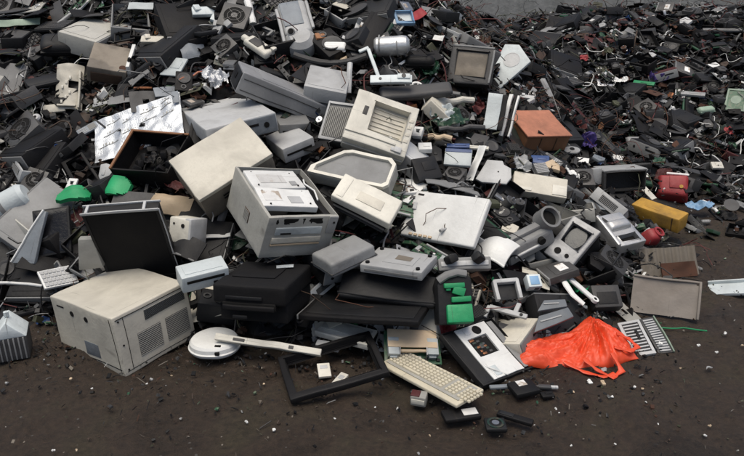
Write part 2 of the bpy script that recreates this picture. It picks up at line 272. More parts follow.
HERO = {
 'case': ((-1.062, 2.695, 0.101), (54.7, -4.5, -1.8), (0.368, 0.435, 0.269)),
 'blackmon': ((-1.039, 2.875, 0.361), (-8.4, 110.5, 11.9), (0.319, 0.419, 0.048)),
 'strip': ((-0.422, 2.502, 0.079), (-13.5, 39.0, 5.3), (0.415, 0.028, 0.03)),
 'frame': ((-0.152, 2.37, 0.018), (-1.3, 12.4, -24.1), (0.432, 0.233, 0.03)),
 'keyboard': ((0.221, 2.327, 0.046), (-49.6, 1.2, -3.9), (0.42, 0.146, 0.025)),
 'feed': ((0.169, 2.518, 0.065), (1.7, 32.1, 7.4), (0.231, 0.146, 0.05)),
 'laptop': ((0.466, 2.508, 0.04), (33.4, 19.7, 3.0), (0.286, 0.287, 0.03)),
 'drive': ((0.116, 2.753, 0.325), (-24.2, 0.2, -2.7), (0.273, 0.193, 0.039)),
 'lid': ((0.339, 3.094, 0.396), (-30.3, 41.3, -5.0), (0.389, 0.25, 0.035)),
 'printertop': ((0.042, 3.498, 0.729), (-20.7, 41.7, 23.6), (0.323, 0.295, 0.094)),
 'finshell': ((-0.166, 3.668, 0.695), (-23.7, 50.9, 7.7), (0.129, 0.212, 0.1)),
 'tray': ((-0.078, 3.243, 0.578), (-27.6, 32.3, 4.8), (0.412, 0.18, 0.08)),
 'printerlow': ((-0.028, 3.015, 0.493), (-31.9, 31.5, 24.5), (0.29, 0.136, 0.118)),
 'chassis': ((-0.405, 2.977, 0.479), (29.2, 16.0, 10.8), (0.335, 0.405, 0.206)),
 'beigecase': ((-0.693, 3.246, 0.584), (44.0, 28.0, -28.1), (0.396, 0.277, 0.217)),
 'tower': ((-0.503, 3.833, 0.836), (17.5, 9.5, 25.6), (0.447, 0.196, 0.115)),
 'whitecase': ((-0.758, 3.691, 0.726), (25.7, -1.5, -7.3), (0.36, 0.58, 0.092)),
 'greycase': ((-0.423, 3.585, 0.624), (31.9, 5.7, -14.1), (0.178, 0.221, 0.08)),
 'greycase2': ((-0.438, 3.763, 0.69), (18.5, 9.2, 2.0), (0.168, 0.229, 0.08)),
 'sheet': ((-1.251, 3.743, 0.667), (16.4, 36.9, -19.1), (0.503, 0.289, 0.008)),
 'darkbox': ((-1.102, 3.487, 0.567), (-17.2, 31.9, -1.5), (0.332, 0.266, 0.12)),
 'beigebox': ((-1.533, 4.245, 0.921), (2.9, 28.2, 14.4), (0.214, 0.229, 0.108)),
 'beigeshell': ((-1.756, 4.137, 0.815), (3.3, 55.0, 4.4), (0.174, 0.334, 0.03)),
 'lampscreen': ((-0.445, 4.363, 1.107), (18.1, 36.3, -9.8), (0.156, 0.39, 0.15)),
 'phone': ((-0.651, 4.202, 1.028), (21.3, 17.6, -13.9), (0.079, 0.316, 0.05)),
 'crtdark': ((0.624, 4.436, 0.835), (-21.7, 57.5, 2.9), (0.253, 0.234, 0.25)),
 'trapez': ((0.901, 4.804, 0.812), (-22.5, 51.9, -2.0), (0.208, 0.351, 0.05)),
 'uppanel': ((0.687, 4.022, 0.69), (-22.1, 57.2, 5.9), (0.089, 0.211, 0.02)),
 'uppanel2': ((0.773, 4.063, 0.659), (-29.1, 52.2, 0.4), (0.046, 0.261, 0.02)),
 'cplank': ((0.88, 3.576, 0.386), (-13.6, 38.0, 9.6), (0.281, 0.12, 0.06)),
 'greybox': ((1.497, 4.128, 0.258), (22.6, 126.9, -6.5), (0.292, 0.233, 0.15)),
 'redbox': ((1.975, 4.448, 0.09), (-17.7, 53.2, -1.3), (0.175, 0.168, 0.1)),
 'yellow': ((1.666, 3.86, 0.103), (-69.5, 15.1, 4.0), (0.321, 0.093, 0.097)),
 'orange': ((1.01, 4.305, 0.509), (19.5, 19.7, 4.8), (0.317, 0.291, 0.11)),
 'crtfront': ((0.938, 3.08, 0.281), (-60.3, 42.6, 22.2), (0.125, 0.211, 0.03)),
 'silverbit': ((1.282, 3.449, 0.179), (26.0, 24.4, -2.4), (0.178, 0.217, 0.06)),
 'curved': ((0.561, 2.997, 0.29), (-41.4, 25.9, -0.6), (0.176, 0.141, 0.03)),
 'board': ((1.351, 2.932, 0.074), (-18.0, 61.6, -1.3), (0.293, 0.169, 0.03)),
 'corrug': ((1.54, 3.375, 0.049), (7.9, 59.8, -4.8), (0.312, 0.147, 0.03)),
 'wplate': ((1.771, 3.171, -0.002), (-24.0, 11.3, -18.7), (0.168, 0.11, 0.02)),
 'grid1': ((1.128, 2.651, 0.02), (7.3, 21.0, -10.0), (0.095, 0.183, 0.015)),
 'grid2': ((1.225, 2.69, 0.01), (8.6, 18.3, -6.3), (0.065, 0.201, 0.015)),
 'slantpanel': ((-1.603, 3.077, 0.3), (-16.0, 55.2, -1.4), (0.129, 0.262, 0.03)),
 'darkpanel': ((-1.509, 3.127, 0.318), (17.9, 55.9, -11.5), (0.167, 0.227, 0.03)),
 'beigetri': ((-1.233, 2.85, 0.326), (-5.3, 91.3, 11.4), (0.092, 0.146, 0.06)),
 'kbleft': ((-1.418, 2.911, 0.182), (36.8, 25.7, 3.8), (0.109, 0.154, 0.02)),
 'creambox': ((-0.838, 3.01, 0.375), (-22.6, 74.1, -3.6), (0.167, 0.114, 0.12)),
 'greencase': ((-0.702, 2.673, 0.315), (29.5, 12.1, -2.9), (0.167, 0.097, 0.075)),
 'greyround': ((-0.123, 2.793, 0.344), (37.2, 1.0, -7.8), (0.239, 0.154, 0.068)),
 'blackprinter': ((-0.448, 2.672, 0.231), (-14.6, -7.1, -3.4), (0.26, 0.324, 0.165)),
 'blackflat': ((-0.014, 2.666, 0.162), (-15.2, -10.4, -3.8), (0.542, 0.586, 0.03)),
 'blackflat2': ((0.07, 2.714, 0.229), (-12.7, 25.5, 1.9), (0.421, 0.121, 0.03)),
 'kbwhite': ((-0.106, 2.569, 0.084), (30.6, -10.5, 1.4), (0.129, 0.282, 0.03)),
 'greenhouse': ((0.331, 2.628, 0.23), (7.7, 60.0, 0.0), (0.145, 0.225, 0.1)),
 'mechbar': ((0.395, 2.787, 0.304), (2.7, 50.0, -2.9), (0.226, 0.055, 0.05)),
 'bracket1': ((0.57, 2.706, 0.209), (8.3, 36.4, -0.6), (0.11, 0.087, 0.02)),
 'cube1': ((0.708, 2.83, 0.196), (8.4, 40.0, 1.5), (0.065, 0.063, 0.05)),
 'bluep': ((0.753, 2.645, 0.111), (21.9, 24.8, -6.4), (0.184, 0.047, 0.015)),
 'bluep2': ((0.768, 2.712, 0.145), (2.9, 24.1, -1.7), (0.119, 0.037, 0.015)),
 'bluetl': ((-1.115, 4.105, 0.923), (-28.0, 41.7, 7.2), (0.12, 0.138, 0.02)),
 'bluetl2': ((-1.142, 3.947, 0.826), (4.9, 32.8, -8.8), (0.087, 0.08, 0.01)),
 'bluelap': ((0.417, 3.497, 0.566), (-15.8, 37.5, 11.6), (0.121, 0.097, 0.03)),
 'standblade': ((0.531, 3.449, 0.554), (-44.0, 39.5, 6.3), (0.041, 0.188, 0.03)),
 'standlobe': ((0.628, 3.467, 0.491), (-21.2, 36.0, 5.2), (0.177, 0.147, 0.02)),
 'longdark': ((0.253, 3.918, 0.807), (9.5, 28.8, -5.9), (0.395, 0.106, 0.05)),
}
HB = []        # oriented boxes of the named things, used to keep small scrap off them
LM = []        # landmarks for the labels of the small scrap
def warp(o, amp=.006, fq=4.5):      # nothing in a scrap heap is still true: bend the thing and its parts together
    sd = V((len(HB) * 3.7, 1.3, 9.1))
    for q in [o] + list(o.children_recursive):
        me = q.data; b = bmesh.new(); b.from_mesh(me); off = q.location if q is not o else V()
        for _ in range(4):
            es = [e for e in b.edges if e.calc_length() > .05]
            if not es or len(b.faces) > 9000: break
            bmesh.ops.triangulate(b, faces=list({f for e in es for f in e.link_faces}), quad_method='SHORT_EDGE')
            bmesh.ops.subdivide_edges(b, edges=[e for e in b.edges if e.calc_length() > .05], cuts=1)
        for v in b.verts:
            p = v.co + off; n_ = noise.noise_vector(p * fq + sd); k = noise.noise(p * 11 + sd); v.co += n_ * amp + noise.noise_vector(p * 13 + sd) * (amp * 1.6 * max(0, k - .1))
        b.to_mesh(me); b.free()
        me.set_sharp_from_angle(angle=R(30))
def placed(o, name=None, loc=None, eul=None, dims=None, lm=None):
    if name: loc, eul, dims = HERO[name]
    a, b, c = eul; m = Matrix.Rotation(R(a), 4, 'Z') @ Matrix.Rotation(R(b), 4, 'X') @ Matrix.Rotation(R(c), 4, 'Y')
    o.matrix_world = Matrix.Translation(loc) @ m
    warp(o, .002 if name == 'keyboard' else .0055 if max(dims) > .2 else .003)
    HB.append((Matrix.Translation(loc) @ m, V(dims) / 2))
    if lm: LM.append((V(loc), lm, max(dims)))
    return o
def D(name): return HERO[name][2]
def slats(g, c, sx, sz, n, axis, mi=1, mb=0, horiz=True, pr=.002):
    # a grille standing on a face: dark plate, then bars; axis = outward direction
    ax = {'-y': V((0, -1, 0)), '+y': V((0, 1, 0)), '-x': V((-1, 0, 0)), '+x': V((1, 0, 0)), '+z': V((0, 0, 1))}[axis]
    u, v = (V((1, 0, 0)), V((0, 0, 1))) if 'y' in axis else ((V((0, 1, 0)), V((0, 0, 1))) if 'x' in axis else (V((1, 0, 0)), V((0, 1, 0))))
    def bx(cc, a, b, t, m): g.box(cc, [abs(u[i]) * a + abs(v[i]) * b + abs(ax[i]) * t for i in range(3)], m, .0008)
    c = V(c); bx(c + ax * .0005, sx, sz, .002, mi)
    for k in range(n):
        f = (k + .5) / n - .5
        bx(c + ax * pr + (v * f * sz if horiz else u * f * sx), sx if horiz else sx / n * .5, sz / n * .5 if horiz else sz, .003, mb)
# ---------------------------------------------------------------- the named things, nearest first
# beige computer case in front
w, d, h = D('case'); g = G(); g.box((0, 0, 0), (w, d, h), 0, .006, seg=3)
g.box((0, -d / 2 - .0015, h / 2 - .016), (w - .02, .003, .002), 1, 0)
for y in (-.03, .07): g.cyl((-w / 2 - .0005, y, h * .3), .012, .004, 1, 'x', 18)
g.box((-w / 2 - .0005, .15, h * .36), (.003, .05, .006), 1, 0)
g.box((-w / 2 - .0005, 0, -h / 2 + .03), (.002, d - .03, .003), 1, 0); g.box((-w / 2 - .0005, -d / 2 + .022, 0), (.002, .002, h - .02), 1, 0); g.box((0, -d / 2 - .0005, -h / 2 + .02), (w - .03, .002, .002), 1, 0); g.box((-w * .38, -d / 2 - .0005, 0), (.002, .002, h - .04), 1, 0)
for x, z in ((-w * .44, h * .4), (-w * .44, -h * .4), (w * .46, -h * .42), (-w * .44, 0)): g.cyl((x, -d / 2 - .001, z), .004, .004, 1, 'y', 10)
o = tag(g.out('computer_case', ['beige', 'hole']), 'big beige computer case with two square grilles, standing on the dirt at the heap foot', 'computer case')
g = G(); slats(g, (.06, -d / 2, h * .31), w * .56, h * .16, 9, '-y'); g.out('vent', ['hole', 'warmgrey'], o).data
for x in (-.035, .105):
    g = G(); slats(g, (x, -d / 2, -h * .12), .115, .105, 13, '-y', 0, 1); v = g.out('vent_grille', ['darkgrey', 'warmgrey'], o)
g = G(); g.box((-w / 2 - .001, -.02, -h * .22), (.002, .09, .06), 0, .0005); g.out('sticker', 'bluegrey', o)
placed(o, 'case', lm='the big beige computer case')
# black flat monitor leaning behind it
w, d, h = D('blackmon'); g = G(); g.pocket((w, d, h), (-w / 2 + .012, w / 2 - .012, -d / 2 + .03, d / 2 - .012), .004, 0, 1, .004)
o = tag(g.out('flat_monitor', ['charcoal', 'screenblack']), 'black flat screen with pale rails along its top edge, behind the big beige case', 'monitor')
g = G(); 
for z in (-h / 2 - .002, h / 2 + .002): g.box((0, d / 2 + .002, z), (w + .008, .012, .006), 0, .002)
g.box((-w / 2 + .02, d / 2 + .004, 0), (.012, .01, h), 0, .002); g.box((w / 2 - .06, d / 2 + .004, 0), (.012, .01, h), 0, .002)
g.box((w / 2 + .003, 0, h / 2 - .004), (.005, d, .007), 0, .002); g.out('edge_rail', 'lightgrey', o)
g = G(); g.box((.06, -.01, h / 2 - .0025), (.032, .008, .001), 0, 0); g.box((.02, -.06, h / 2 - .0025), (.03, .004, .001), 0, 0); g.box((.12, -.1, h / 2 - .0025), (.02, .004, .001), 0, 0); g.out('badge', 'grey', o)
placed(o, 'blackmon', lm='the black flat screen')
# round white base lying on its back
g = G(); g.lathe([(.05, -.03), (.1, -.028), (.107, -.02), (.109, -.012), (.104, -.008), (.102, .008), (.094, .018), (.06, .022), (.04, .019), (.001, .019)], mi=0, seg=40); g.ring((0, 0, .0195), .06, .056, .002, 1)
o = tag(g.out('lamp_base', ['white', 'warmgrey']), 'round cream white dish shaped base lying on the dirt right of the beige case', 'appliance base')
g = G(); g.box((.03, -.075, .0195), (.026, .014, .006), 0, .002); g.box((.03, -.098, -.002), (.018, .014, .014), 0, .002); g.out('socket', 'hole', o)
placed(o, None, (-.655, 2.585, .045), (0, -2, 0), (.22, .22, .07), 'the round cream base')
# long pale strip
w, d, h = D('strip'); g = G(); g.box((0, 0, 0), (w + .03, d, h * .5), 0, .003); g.box((0, -d / 2 + .004, -h * .3), (w + .03, .006, h * .5), 0, .002); g.box((-.12, .0, h * .27), (.05, .012, .003), 1, .001); g.box((.1, .0, h * .27), (.02, .014, .003), 1, .001)
o = tag(g.out('plastic_strip', ['cream', 'darkgrey']), 'long narrow cream plastic strip between the round base and the black frame', 'plastic strip')
placed(o, 'strip')
# empty black screen frame
w, d, h = .385, .285, .026; g = G(); g.pocket((w, d, h), (-w / 2 + .026, w / 2 - .026, -d / 2 + .026, d / 2 - .028), 0, 0, None, .005, True)
g.pocket((w - .03, d - .03, .012), (-w / 2 + .03, w / 2 - .03, -d / 2 + .03, d / 2 - .032), 0, 0, None, .002, True, (0, 0, -.012))
o = tag(g.out('screen_surround', ['black']), 'empty black rectangular screen frame lying on the dirt', 'screen frame')
for x, y in ((.17, .09), (-.17, .09), (.17, -.09)): 
    g = G(); g.cyl((x, y, -.018), .008, .016, 0); g.out('screw_post', 'darkgrey', o)
placed(o, None, (-.155, 2.385, .055), (16, 3, -9), (w, d, h), lm='the empty black screen frame')
for nm, px, py, dm, eu, lab in (('paper_card', 324, 371, (.05, .075, .012), (10, 12, 0), 'small upright cream card inside the black screen frame'), ('plastic_piece', 339, 381, (.035, .085, .012), (-32, 10, 0), 'slanting cream plastic piece inside the black screen frame'), ('plastic_piece', 316, 393, (.045, .014, .01), (25, 0, 0), 'tiny bright white sliver on the lower edge of the black frame')):
    g = G(); g.box((0, 0, 0), dm, 0, .002); g.box((0, dm[1] * .2, dm[2] * .5), (dm[0] * .6, dm[1] * .25, .003), 1, .001)
    o = tag(g.out(nm, ['cream', 'lightgrey']), lab, 'plastic piece'); p = atpix(px, py, .03); placed(o, None, (p.x, p.y, max(p.z, .012)), eu, dm)
# keyboard
w, d, h = D('keyboard'); g = G(); 
prof = [(-d / 2, -h / 2), (d / 2, -h / 2), (d / 2, h / 2), (-d / 2 + .03, h * .25), (-d / 2, 0)]
g.box((0, 0, -h * .18), (w, d, h * .62), 0, .005, seg=3); g.box((0, .012, h * .16), (w - .012, d - .036, h * .14), 0, .002)
o = tag(g.out('keyboard', ['agedcream']), 'cream computer keyboard lying on the dirt, its end under a green circuit board', 'keyboard')
g = G(); rr = 6; n = 15
for r in range(rr):
    y = d / 2 - .022 - r * (d - .05) / 6 - (.0 if r else -.003)
    for k in range(n):
        x = -w * .47 + (k + .5) * w * .70 / n
        if r == 5 and 3 < k < 9: continue
        g.box((x, y, h * .36), (w * .70 / n - .0035, (d - .05) / 6 - .003, .009), 0, .002, seg=1, taper=(.82, .82))
    for k in range(3): g.box((w * .26 + (k + .5) * .018, y, h * .36), (.0145, (d - .05) / 6 - .003, .009), 0, .002, seg=1, taper=(.82, .82))
    for k in range(4):
        if r: g.box((w * .26 + .062 + (k + .5) * .0165, y, h * .36), (.0135, (d - .05) / 6 - .003, .009), 0, .002, seg=1, taper=(.82, .82))
g.box((-w * .47 + 6.5 * w * .7 / n, d / 2 - .022 - 5 * (d - .05) / 6, h * .36), (w * .7 / n * 5 - .004, (d - .05) / 6 - .003, .009), 0, .002, taper=(.96, .82))
g.out('keys', ['agedcream'], o)
g = G(); g.box((0, .004, h * .22), (w - .03, d - .04, .002), 0, 0); g.out('key_bed', 'warmgrey', o)
placed(o, 'keyboard', lm='the cream keyboard')
# circuit board with a cream card slot lying on the keyboard
w, d, h = D('feed'); w = .235; g = G(); g.box((0, 0, -.018), (w, d, .004), 0, .0005)
for k in range(9): g.box((-w / 2 + .02 + k * .025, -d / 2 + .016 + .008 * (k % 2), -.012), (.014, .012, .009), 1 + k % 2, .001)
o = tag(g.out('circuit_board', ['pcb', 'charcoal', 'steel']), 'green circuit board with a tan card tray between two white blocks, on the keyboard', 'circuit board')
g = G(); g.box((-.005, .022, .02), (w - .03, d - .06, .006), 0, .003, (-8, 0, 0)); g.box((-.005, -.03, .012), (w * .56, .012, .012), 0, .002); g.out('card_tray', 'tan', o)
for x in (-.083, .078):
    g = G(); g.box((x, -.012, .008), (.046, d - .07, .034), 0, .003); g.box((x, -.05, .0), (.03, .016, .02), 0, .002); g.out('end_block', 'bluewhite', o)
for x in (-.058, .052): g = G(); g.tube([(x, -.02, .03), (x, -.05, .022), (x, -.066, -.01)], .0025); g.out('wire_clip', 'steel', o)
placed(o, 'feed', lm='the tan card tray')
# opened laptop
w, d, h = D('laptop'); g = G(); g.pocket((w, d, h), (-w / 2 + .006, w / 2 - .006, -d / 2 + .006, d / 2 - .006), .014, 0, 1, .003)
g.box((-w / 2 + .04, 0, h / 2 - .006), (.07, d - .02, .008), 0, .002)
o = tag(g.out('laptop', ['charcoal', 'black']), 'gutted laptop showing its bright metal inside, between the card tray and the orange bag', 'laptop')
g = G(); g.pocket((w * .58, d * .94, .012), (-.06, .045, -.02, .075), .01, 0, 1, .001, c=(.005, 0, h / 2 - .003))
g.box((.01, -.095, h / 2 + .004), (.14, .08, .003), 0, .001); g.box((-.03, .11, h / 2 + .004), (.03, .03, .004), 0, .001)
mt_ = g.out('metal_tray', ['white', 'hole'], o)
g = G(); g.ring((.02, .104, h / 2 + .004), .021, .012, .006, 0); g.cyl((.02, .104, h / 2 + .003), .012, .004, 0); g.out('fan', 'hole', mt_)
g = G(); g.box((w / 2 - .03, .0, h / 2 - .004), (.03, d - .03, .007), 0, .002); g.box((w / 2 - .065, .02, h / 2 - .003), (.018, d - .09, .006), 1, .001)
for k in range(7): g.box((w / 2 - .065, -.08 + k * .03, h / 2 + .001), (.013, .02, .003), 0, .001)
g.out('side_bay', ['grey', 'darkgrey'], o)
g = G()
for k in range(16): g.box((-.035 + random.random() * .07, -.01 + random.random() * .08, h / 2 - .006), (.012 + random.random() * .012, .01, .006), k % 3, .001)
g.out('components', ['darksteel', 'pcbdark', 'copper'], mt_)
g = G(); g.tube([(-.07, -.06, h / 2 + .002), (-.05, -.1, h / 2 + .012), (-.02, -.12, h / 2 + .004), (-.01, -.14, h / 2 + .012)], .0035); g.out('cable', 'white', o)
g = G(); g.box((-.04, -.1, h / 2 + .003), (.03, .05, .01), 0, .002); g.out('connector', 'bluewhite', o)
placed(o, 'laptop', lm='the gutted laptop')
# grey drive with four screws
w, d, h = D('drive'); g = G(); g.box((0, 0, 0), (w, d, h), 0, .004); g.box((.01, .0, h / 2 + .001), (w * .5, d * .5, .003), 0, .001); g.box((0, -d / 2 - .001, -.004), (w * .86, .003, h * .3), 1, .001)
o = tag(g.out('disc_drive', ['lightgrey', 'grey']), 'flat grey metal drive box with four dark corner screws, above the black panels', 'disc drive')
for x in (-1, 1):
    for y in (-1, 1): g = G(); g.cyl((x * w * .41, y * d * .38, h / 2 + .004), .009, .008, 0, seg=14); g.out('screw', 'black', o)
g = G(); g.box((.02, .01, h / 2 + .0035), (.07, .045, .001), 0, 0); g.out('label_plate', 'weathered', o)
placed(o, 'drive', lm='the flat grey drive')
# light lid
w, d, h = D('lid'); g = G(); g.box((0, 0, 0), (w, d, h), 0, .009, seg=3); g.box((0, 0, -h / 2 - .006), (w - .03, d - .03, .012), 1, .002)
o = tag(g.out('laptop', ['white', 'grey']), 'large plain pale grey lid with a small dark corner mark, centre of the heap', 'laptop')
g = G(); g.box((-w / 2 + .035, d / 2 - .022, h / 2 + .001), (.03, .009, .003), 0, 0); g.out('badge', 'black', o)
g = G()
for k in range(5): g.box((-w * .34 + k * .026, -d / 2 + .01, h / 2 + .003), (.018, .012, .008), 0, .002)
g.out('catch', 'tan', o)
placed(o, 'lid', lm='the large pale lid')
# printer on its side
w, d, h = D('printertop'); g = G(); g.pocket((w, d, h), (-w * .20, w * .37, -d * .24, d * .36), .045, 0, 1, .006)
g.box((0, -d / 2 - .004, -h * .15), (w * .96, .012, h * .5), 2, .003); g.box((-w * .1, -d / 2 + .05, h / 2 + .004), (w * .8, .012, .006), 0, .002)
for k in range(4): g.box((w * .43, -d * .2 + k * .04, h / 2 + .0015), (.024, .018, .003), 1, .001)
o = tag(g.out('printer', ['cream', 'beige', 'warmgrey']), 'pale printer body with a deep rectangular paper recess, on its side at the heap top', 'printer')
g = G(); g.box((-w * .30, d * .13, h / 2 + .001), (.022, .05, .003), 0, .001); g.out('switch', 'darkgrey', o)
g = G()
for k in range(7): g.box((w * .085, -d * .2 + k * d * .085, h / 2 - .040), (w * .5, .004, .008), 0, .001)
g.out('paper_guide', 'beige', o)
g = G(); g.box((w * .36, -d / 2 + .025, h / 2 + .006), (.035, .03, .012), 0, .003); g.box((w * .28, -d / 2 + .022, h / 2 + .004), (.02, .02, .008), 0, .002); g.out('button', 'lightgrey', o)
placed(o, 'printertop', lm='the recessed pale printer')
# finned grey shell beside it
w, d, h = D('finshell'); w += .02; g = G(); g.box((0, 0, 0), (w, d, h), 0, .01)
o = tag(g.out('monitor_shell', ['grey']), 'grey plastic shell with fine ribs, tucked left of the recessed pale printer', 'casing')
g = G()
for k in range(13): g.box((-w / 2 + .014 + k * (w - .03) / 12, -.005, h / 2 + .003), (.003, d - .04, .008), 0, .001)
g.out('ribs', 'warmgrey', o); g = G(); g.pocket((w + .008, d + .008, .02), (-w / 2 + .008, w / 2 - .008, -d / 2 + .01, d / 2 - .01), 0, 0, None, .003, True, (0, 0, h / 2 - .004)); g.out('rim', 'lightgrey', o)
placed(o, 'finshell')
# rounded grey tray
w, d, h = D('tray'); g = G(); P = [(-w / 2, -d / 2), (w / 2 - .02, -d / 2), (w / 2, -d / 2 + .02), (w / 2 - .015, d / 2 - .03), (w / 2 - .05, d / 2), (-w / 2 + .16, d / 2), (-w / 2 + .12, d / 2 - .015), (-w / 2, -d / 2 + .04)]
g.prism(P, -h / 2, h / 2 - .012, 0, .006)
o = tag(g.out('scanner', ['warmgrey']), 'long shallow grey tray with a pale raised rim, between the two pale printers', 'scanner')
g = G(); n = len(P); Q_ = [(x * .90 + .004, y * .82) for x, y in P]
for k in range(n):
    a, b, c, e = P[k], P[(k + 1) % n], Q_[(k + 1) % n], Q_[k]; g.prism([a, b, c, e], h / 2 - .012, h / 2 + .006, 0, 0)
bmesh.ops.remove_doubles(g.b, verts=g.b.verts, dist=1e-5); g.out('rim', 'cream', o)
g = G(); g.prism([(x * .88 + .004, y * .78) for x, y in P], h / 2 - .014, h / 2 - .009, 0, .001); g.out('glass_bed', 'grey', o)
placed(o, 'tray', lm='the long grey tray')
# lower printer
w, d, h = D('printerlow'); g = G(); g.box((0, 0, h * .28), (w, d, h * .44), 0, .007, seg=3); g.box((0, .012, -h * .22), (w * .95, d * .9, h * .56), 1, .004)
g.box((.02, -.006, h / 2 + .001), (w * .42, d * .36, .004), 3, .001); g.box((-w * .38, 0, h / 2 + .001), (w * .1, d * .8, .003), 0, .001)
o = tag(g.out('printer', ['cream', 'warmgrey', 'black', 'beige']), 'cream printer with dark slots along its front, below the long grey tray', 'printer')
g = G(); g.box((0, -d / 2 + .006, h * .04), (w * .9, .012, .010), 0, .001); g.box((0, -d / 2 + .012, -h * .14), (w * .88, .03, .012), 0, .001); g.box((0, -d / 2 + .014, -h * .34), (w * .84, .03, .01), 0, .001); g.out('paper_slot', 'hole', o)
g = G(); g.box((0, -d / 2 - .004, -h * .05), (w * .88, .01, .012), 0, .002); g.box((0, -d / 2 - .001, -h * .25), (w * .84, .01, .01), 0, .002); g.out('bar', 'darkgrey', o)
placed(o, 'printerlow', lm='the cream slotted printer')
# open computer chassis
w, d, h = D('chassis'); g = G(); g.pocket((w, d, h), (-w / 2 + .010, w / 2 - .010, -d / 2 + .012, d / 2 - .012), h * .86, 0, 1, .003)
g.box((w / 2 - .03, .01, h / 2 - .035), (.035, d - .05, .03), 2, .003)
o = tag(g.out('computer_case', ['warmgrey', 'darkgrey', 'black']), 'open grey computer case with two silver drives across its top, beside the cream slotted printer', 'computer case')
for k, (y, rz) in enumerate(((.085, 3), (-.055, -4))):
    g = G(); g.box((-.025, y, h / 2 - .004 - .006 * k), (w * .76, .135, .03), 0, .003, (3, 0, rz))
    for q, (a_, b_, c_, e_) in enumerate(((-.07, .01, .08, .07), (.03, -.02, .06, .05), (.06, .04, .04, .02)) if k else ((-.02, .0, .13, .06), (.075, -.03, .03, .03), (-.1, .045, .03, .015))): g.box((a_ - .02, y + b_, h / 2 + .0118 - .006 * k), (c_, e_, .002), 1 + q % 2, 0, (3, 0, rz + q * 2))
    for q in range(4): g.cyl((-.12 + q % 2 * .19, y + (-.05 if q < 2 else .05), h / 2 + .012 - .006 * k), .004, .004, 3, seg=8)
    g.out('drive', ['white', 'label', 'lightgrey', 'hole'], o)
g = G(); g.box((-w * .04, -d / 2 - .002, h * .16), (w * .66, .008, .035), 0, .002); bz = g.out('drive_bezel', 'bluewhite', o)
g = G(); g.box((-w * .22, -d / 2 - .0065, h * .11), (.05, .003, .008), 0, .001); g.box((-w * .04, -d / 2 + .004, h * .38), (w * .7, .008, .03), 0, .001); g.out('drive_slot', 'hole', bz)
g = G(); g.box((-w * .04, -d / 2 - .002, -h * .06), (w * .7, .008, .028), 0, .002); g.box((-w * .04, -d / 2 - .003, -h * .17), (w * .7, .006, .008), 1, .001); g.out('front_panel', ['beige', 'tan'], o)
g = G(); g.box((-w / 2 - .001, -.01, -h * .06), (.003, .055, .055), 0, .001)
for k in range(6): g.box((-w / 2 - .003, -.032 + k * .009, -h * .06), (.003, .004, .05), 1, 0)
g.out('side_vent', ['brown', 'warmgrey'], o)
g = G(); g.tube([(w / 2 - .04, .1, h / 2), (w / 2 - .06, .05, h / 2 + .01), (w / 2 - .03, 0, h / 2 + .004), (w / 2 - .05, -.08, h / 2 + .008)], .004); g.out('cable', 'white', o)
g = G(); g.box((w / 2 - .025, -d / 2 - .002, h * .28), (.045, .006, h * .42), 0, .002); g.cyl((w / 2 - .02, -d / 2 - .006, h * .35), .005, .004, 1, 'y', 10); g.out('corner_bracket', ['grey', 'hole'], o)
placed(o, 'chassis', lm='the open grey computer case')
# plain beige case top
w, d, h = D('beigecase'); h2 = .2; g = G(); g.box((0, 0, h / 2 - .012), (w, d, .024), 0, .004); g.box((0, 0, h / 2 - .024 - (h2 - .03) / 2), (w - .01, d - .01, h2 - .03), 1, .004)
g.box((.03, -d / 2 + .001, h / 2 - .075), (w * .6, .004, .006), 2, .0)
g.box((.03, -d / 2 + .001, h / 2 - .095), (w * .6, .004, .006), 2, .0)
o = tag(g.out('computer_case', ['beige', 'weathered', 'hole']), 'upended computer case showing a big blank beige panel, up left of the open grey case', 'computer case')
placed(o, 'beigecase', lm='the blank beige panel')
# long grey tower
w, d, h = D('tower'); w = .50; g = G(); g.box((.01, 0, 0), (w, d, h), 0, .006, seg=3); g.box((.04, 0, h / 2 + .001), (w * .7, d * .85, .003), 0, .001)
o = tag(g.out('tower_computer', ['toweralu']), 'long grey metal tower computer lying tilted near the heap top', 'computer tower')
g = G(); g.box((-w / 2 + .008, 0, 0), (.006, d - .02, h - .02), 0, .002); g.box((-w / 2 + .004, .02, .01), (.006, d * .4, h * .3), 1, .001); g.out('front_bezel', ['charcoal', 'black'], o)
g = G(); g.box((0.0, -d / 2 - .001, h * .22), (w * .9, .004, .004), 0, 0); g.box((0.0, -d / 2 - .001, -h * .3), (w * .9, .004, .004), 0, 0); g.out('seam', 'darkgrey', o)
g = G(); slats(g, (w / 2 + .01, -.02, 0), d * .6, h * .6, 8, '+x', 0, 1); g.out('rear_vent', ['hole', 'lightgrey'], o)
placed(o, 'tower', lm='the long grey tower')
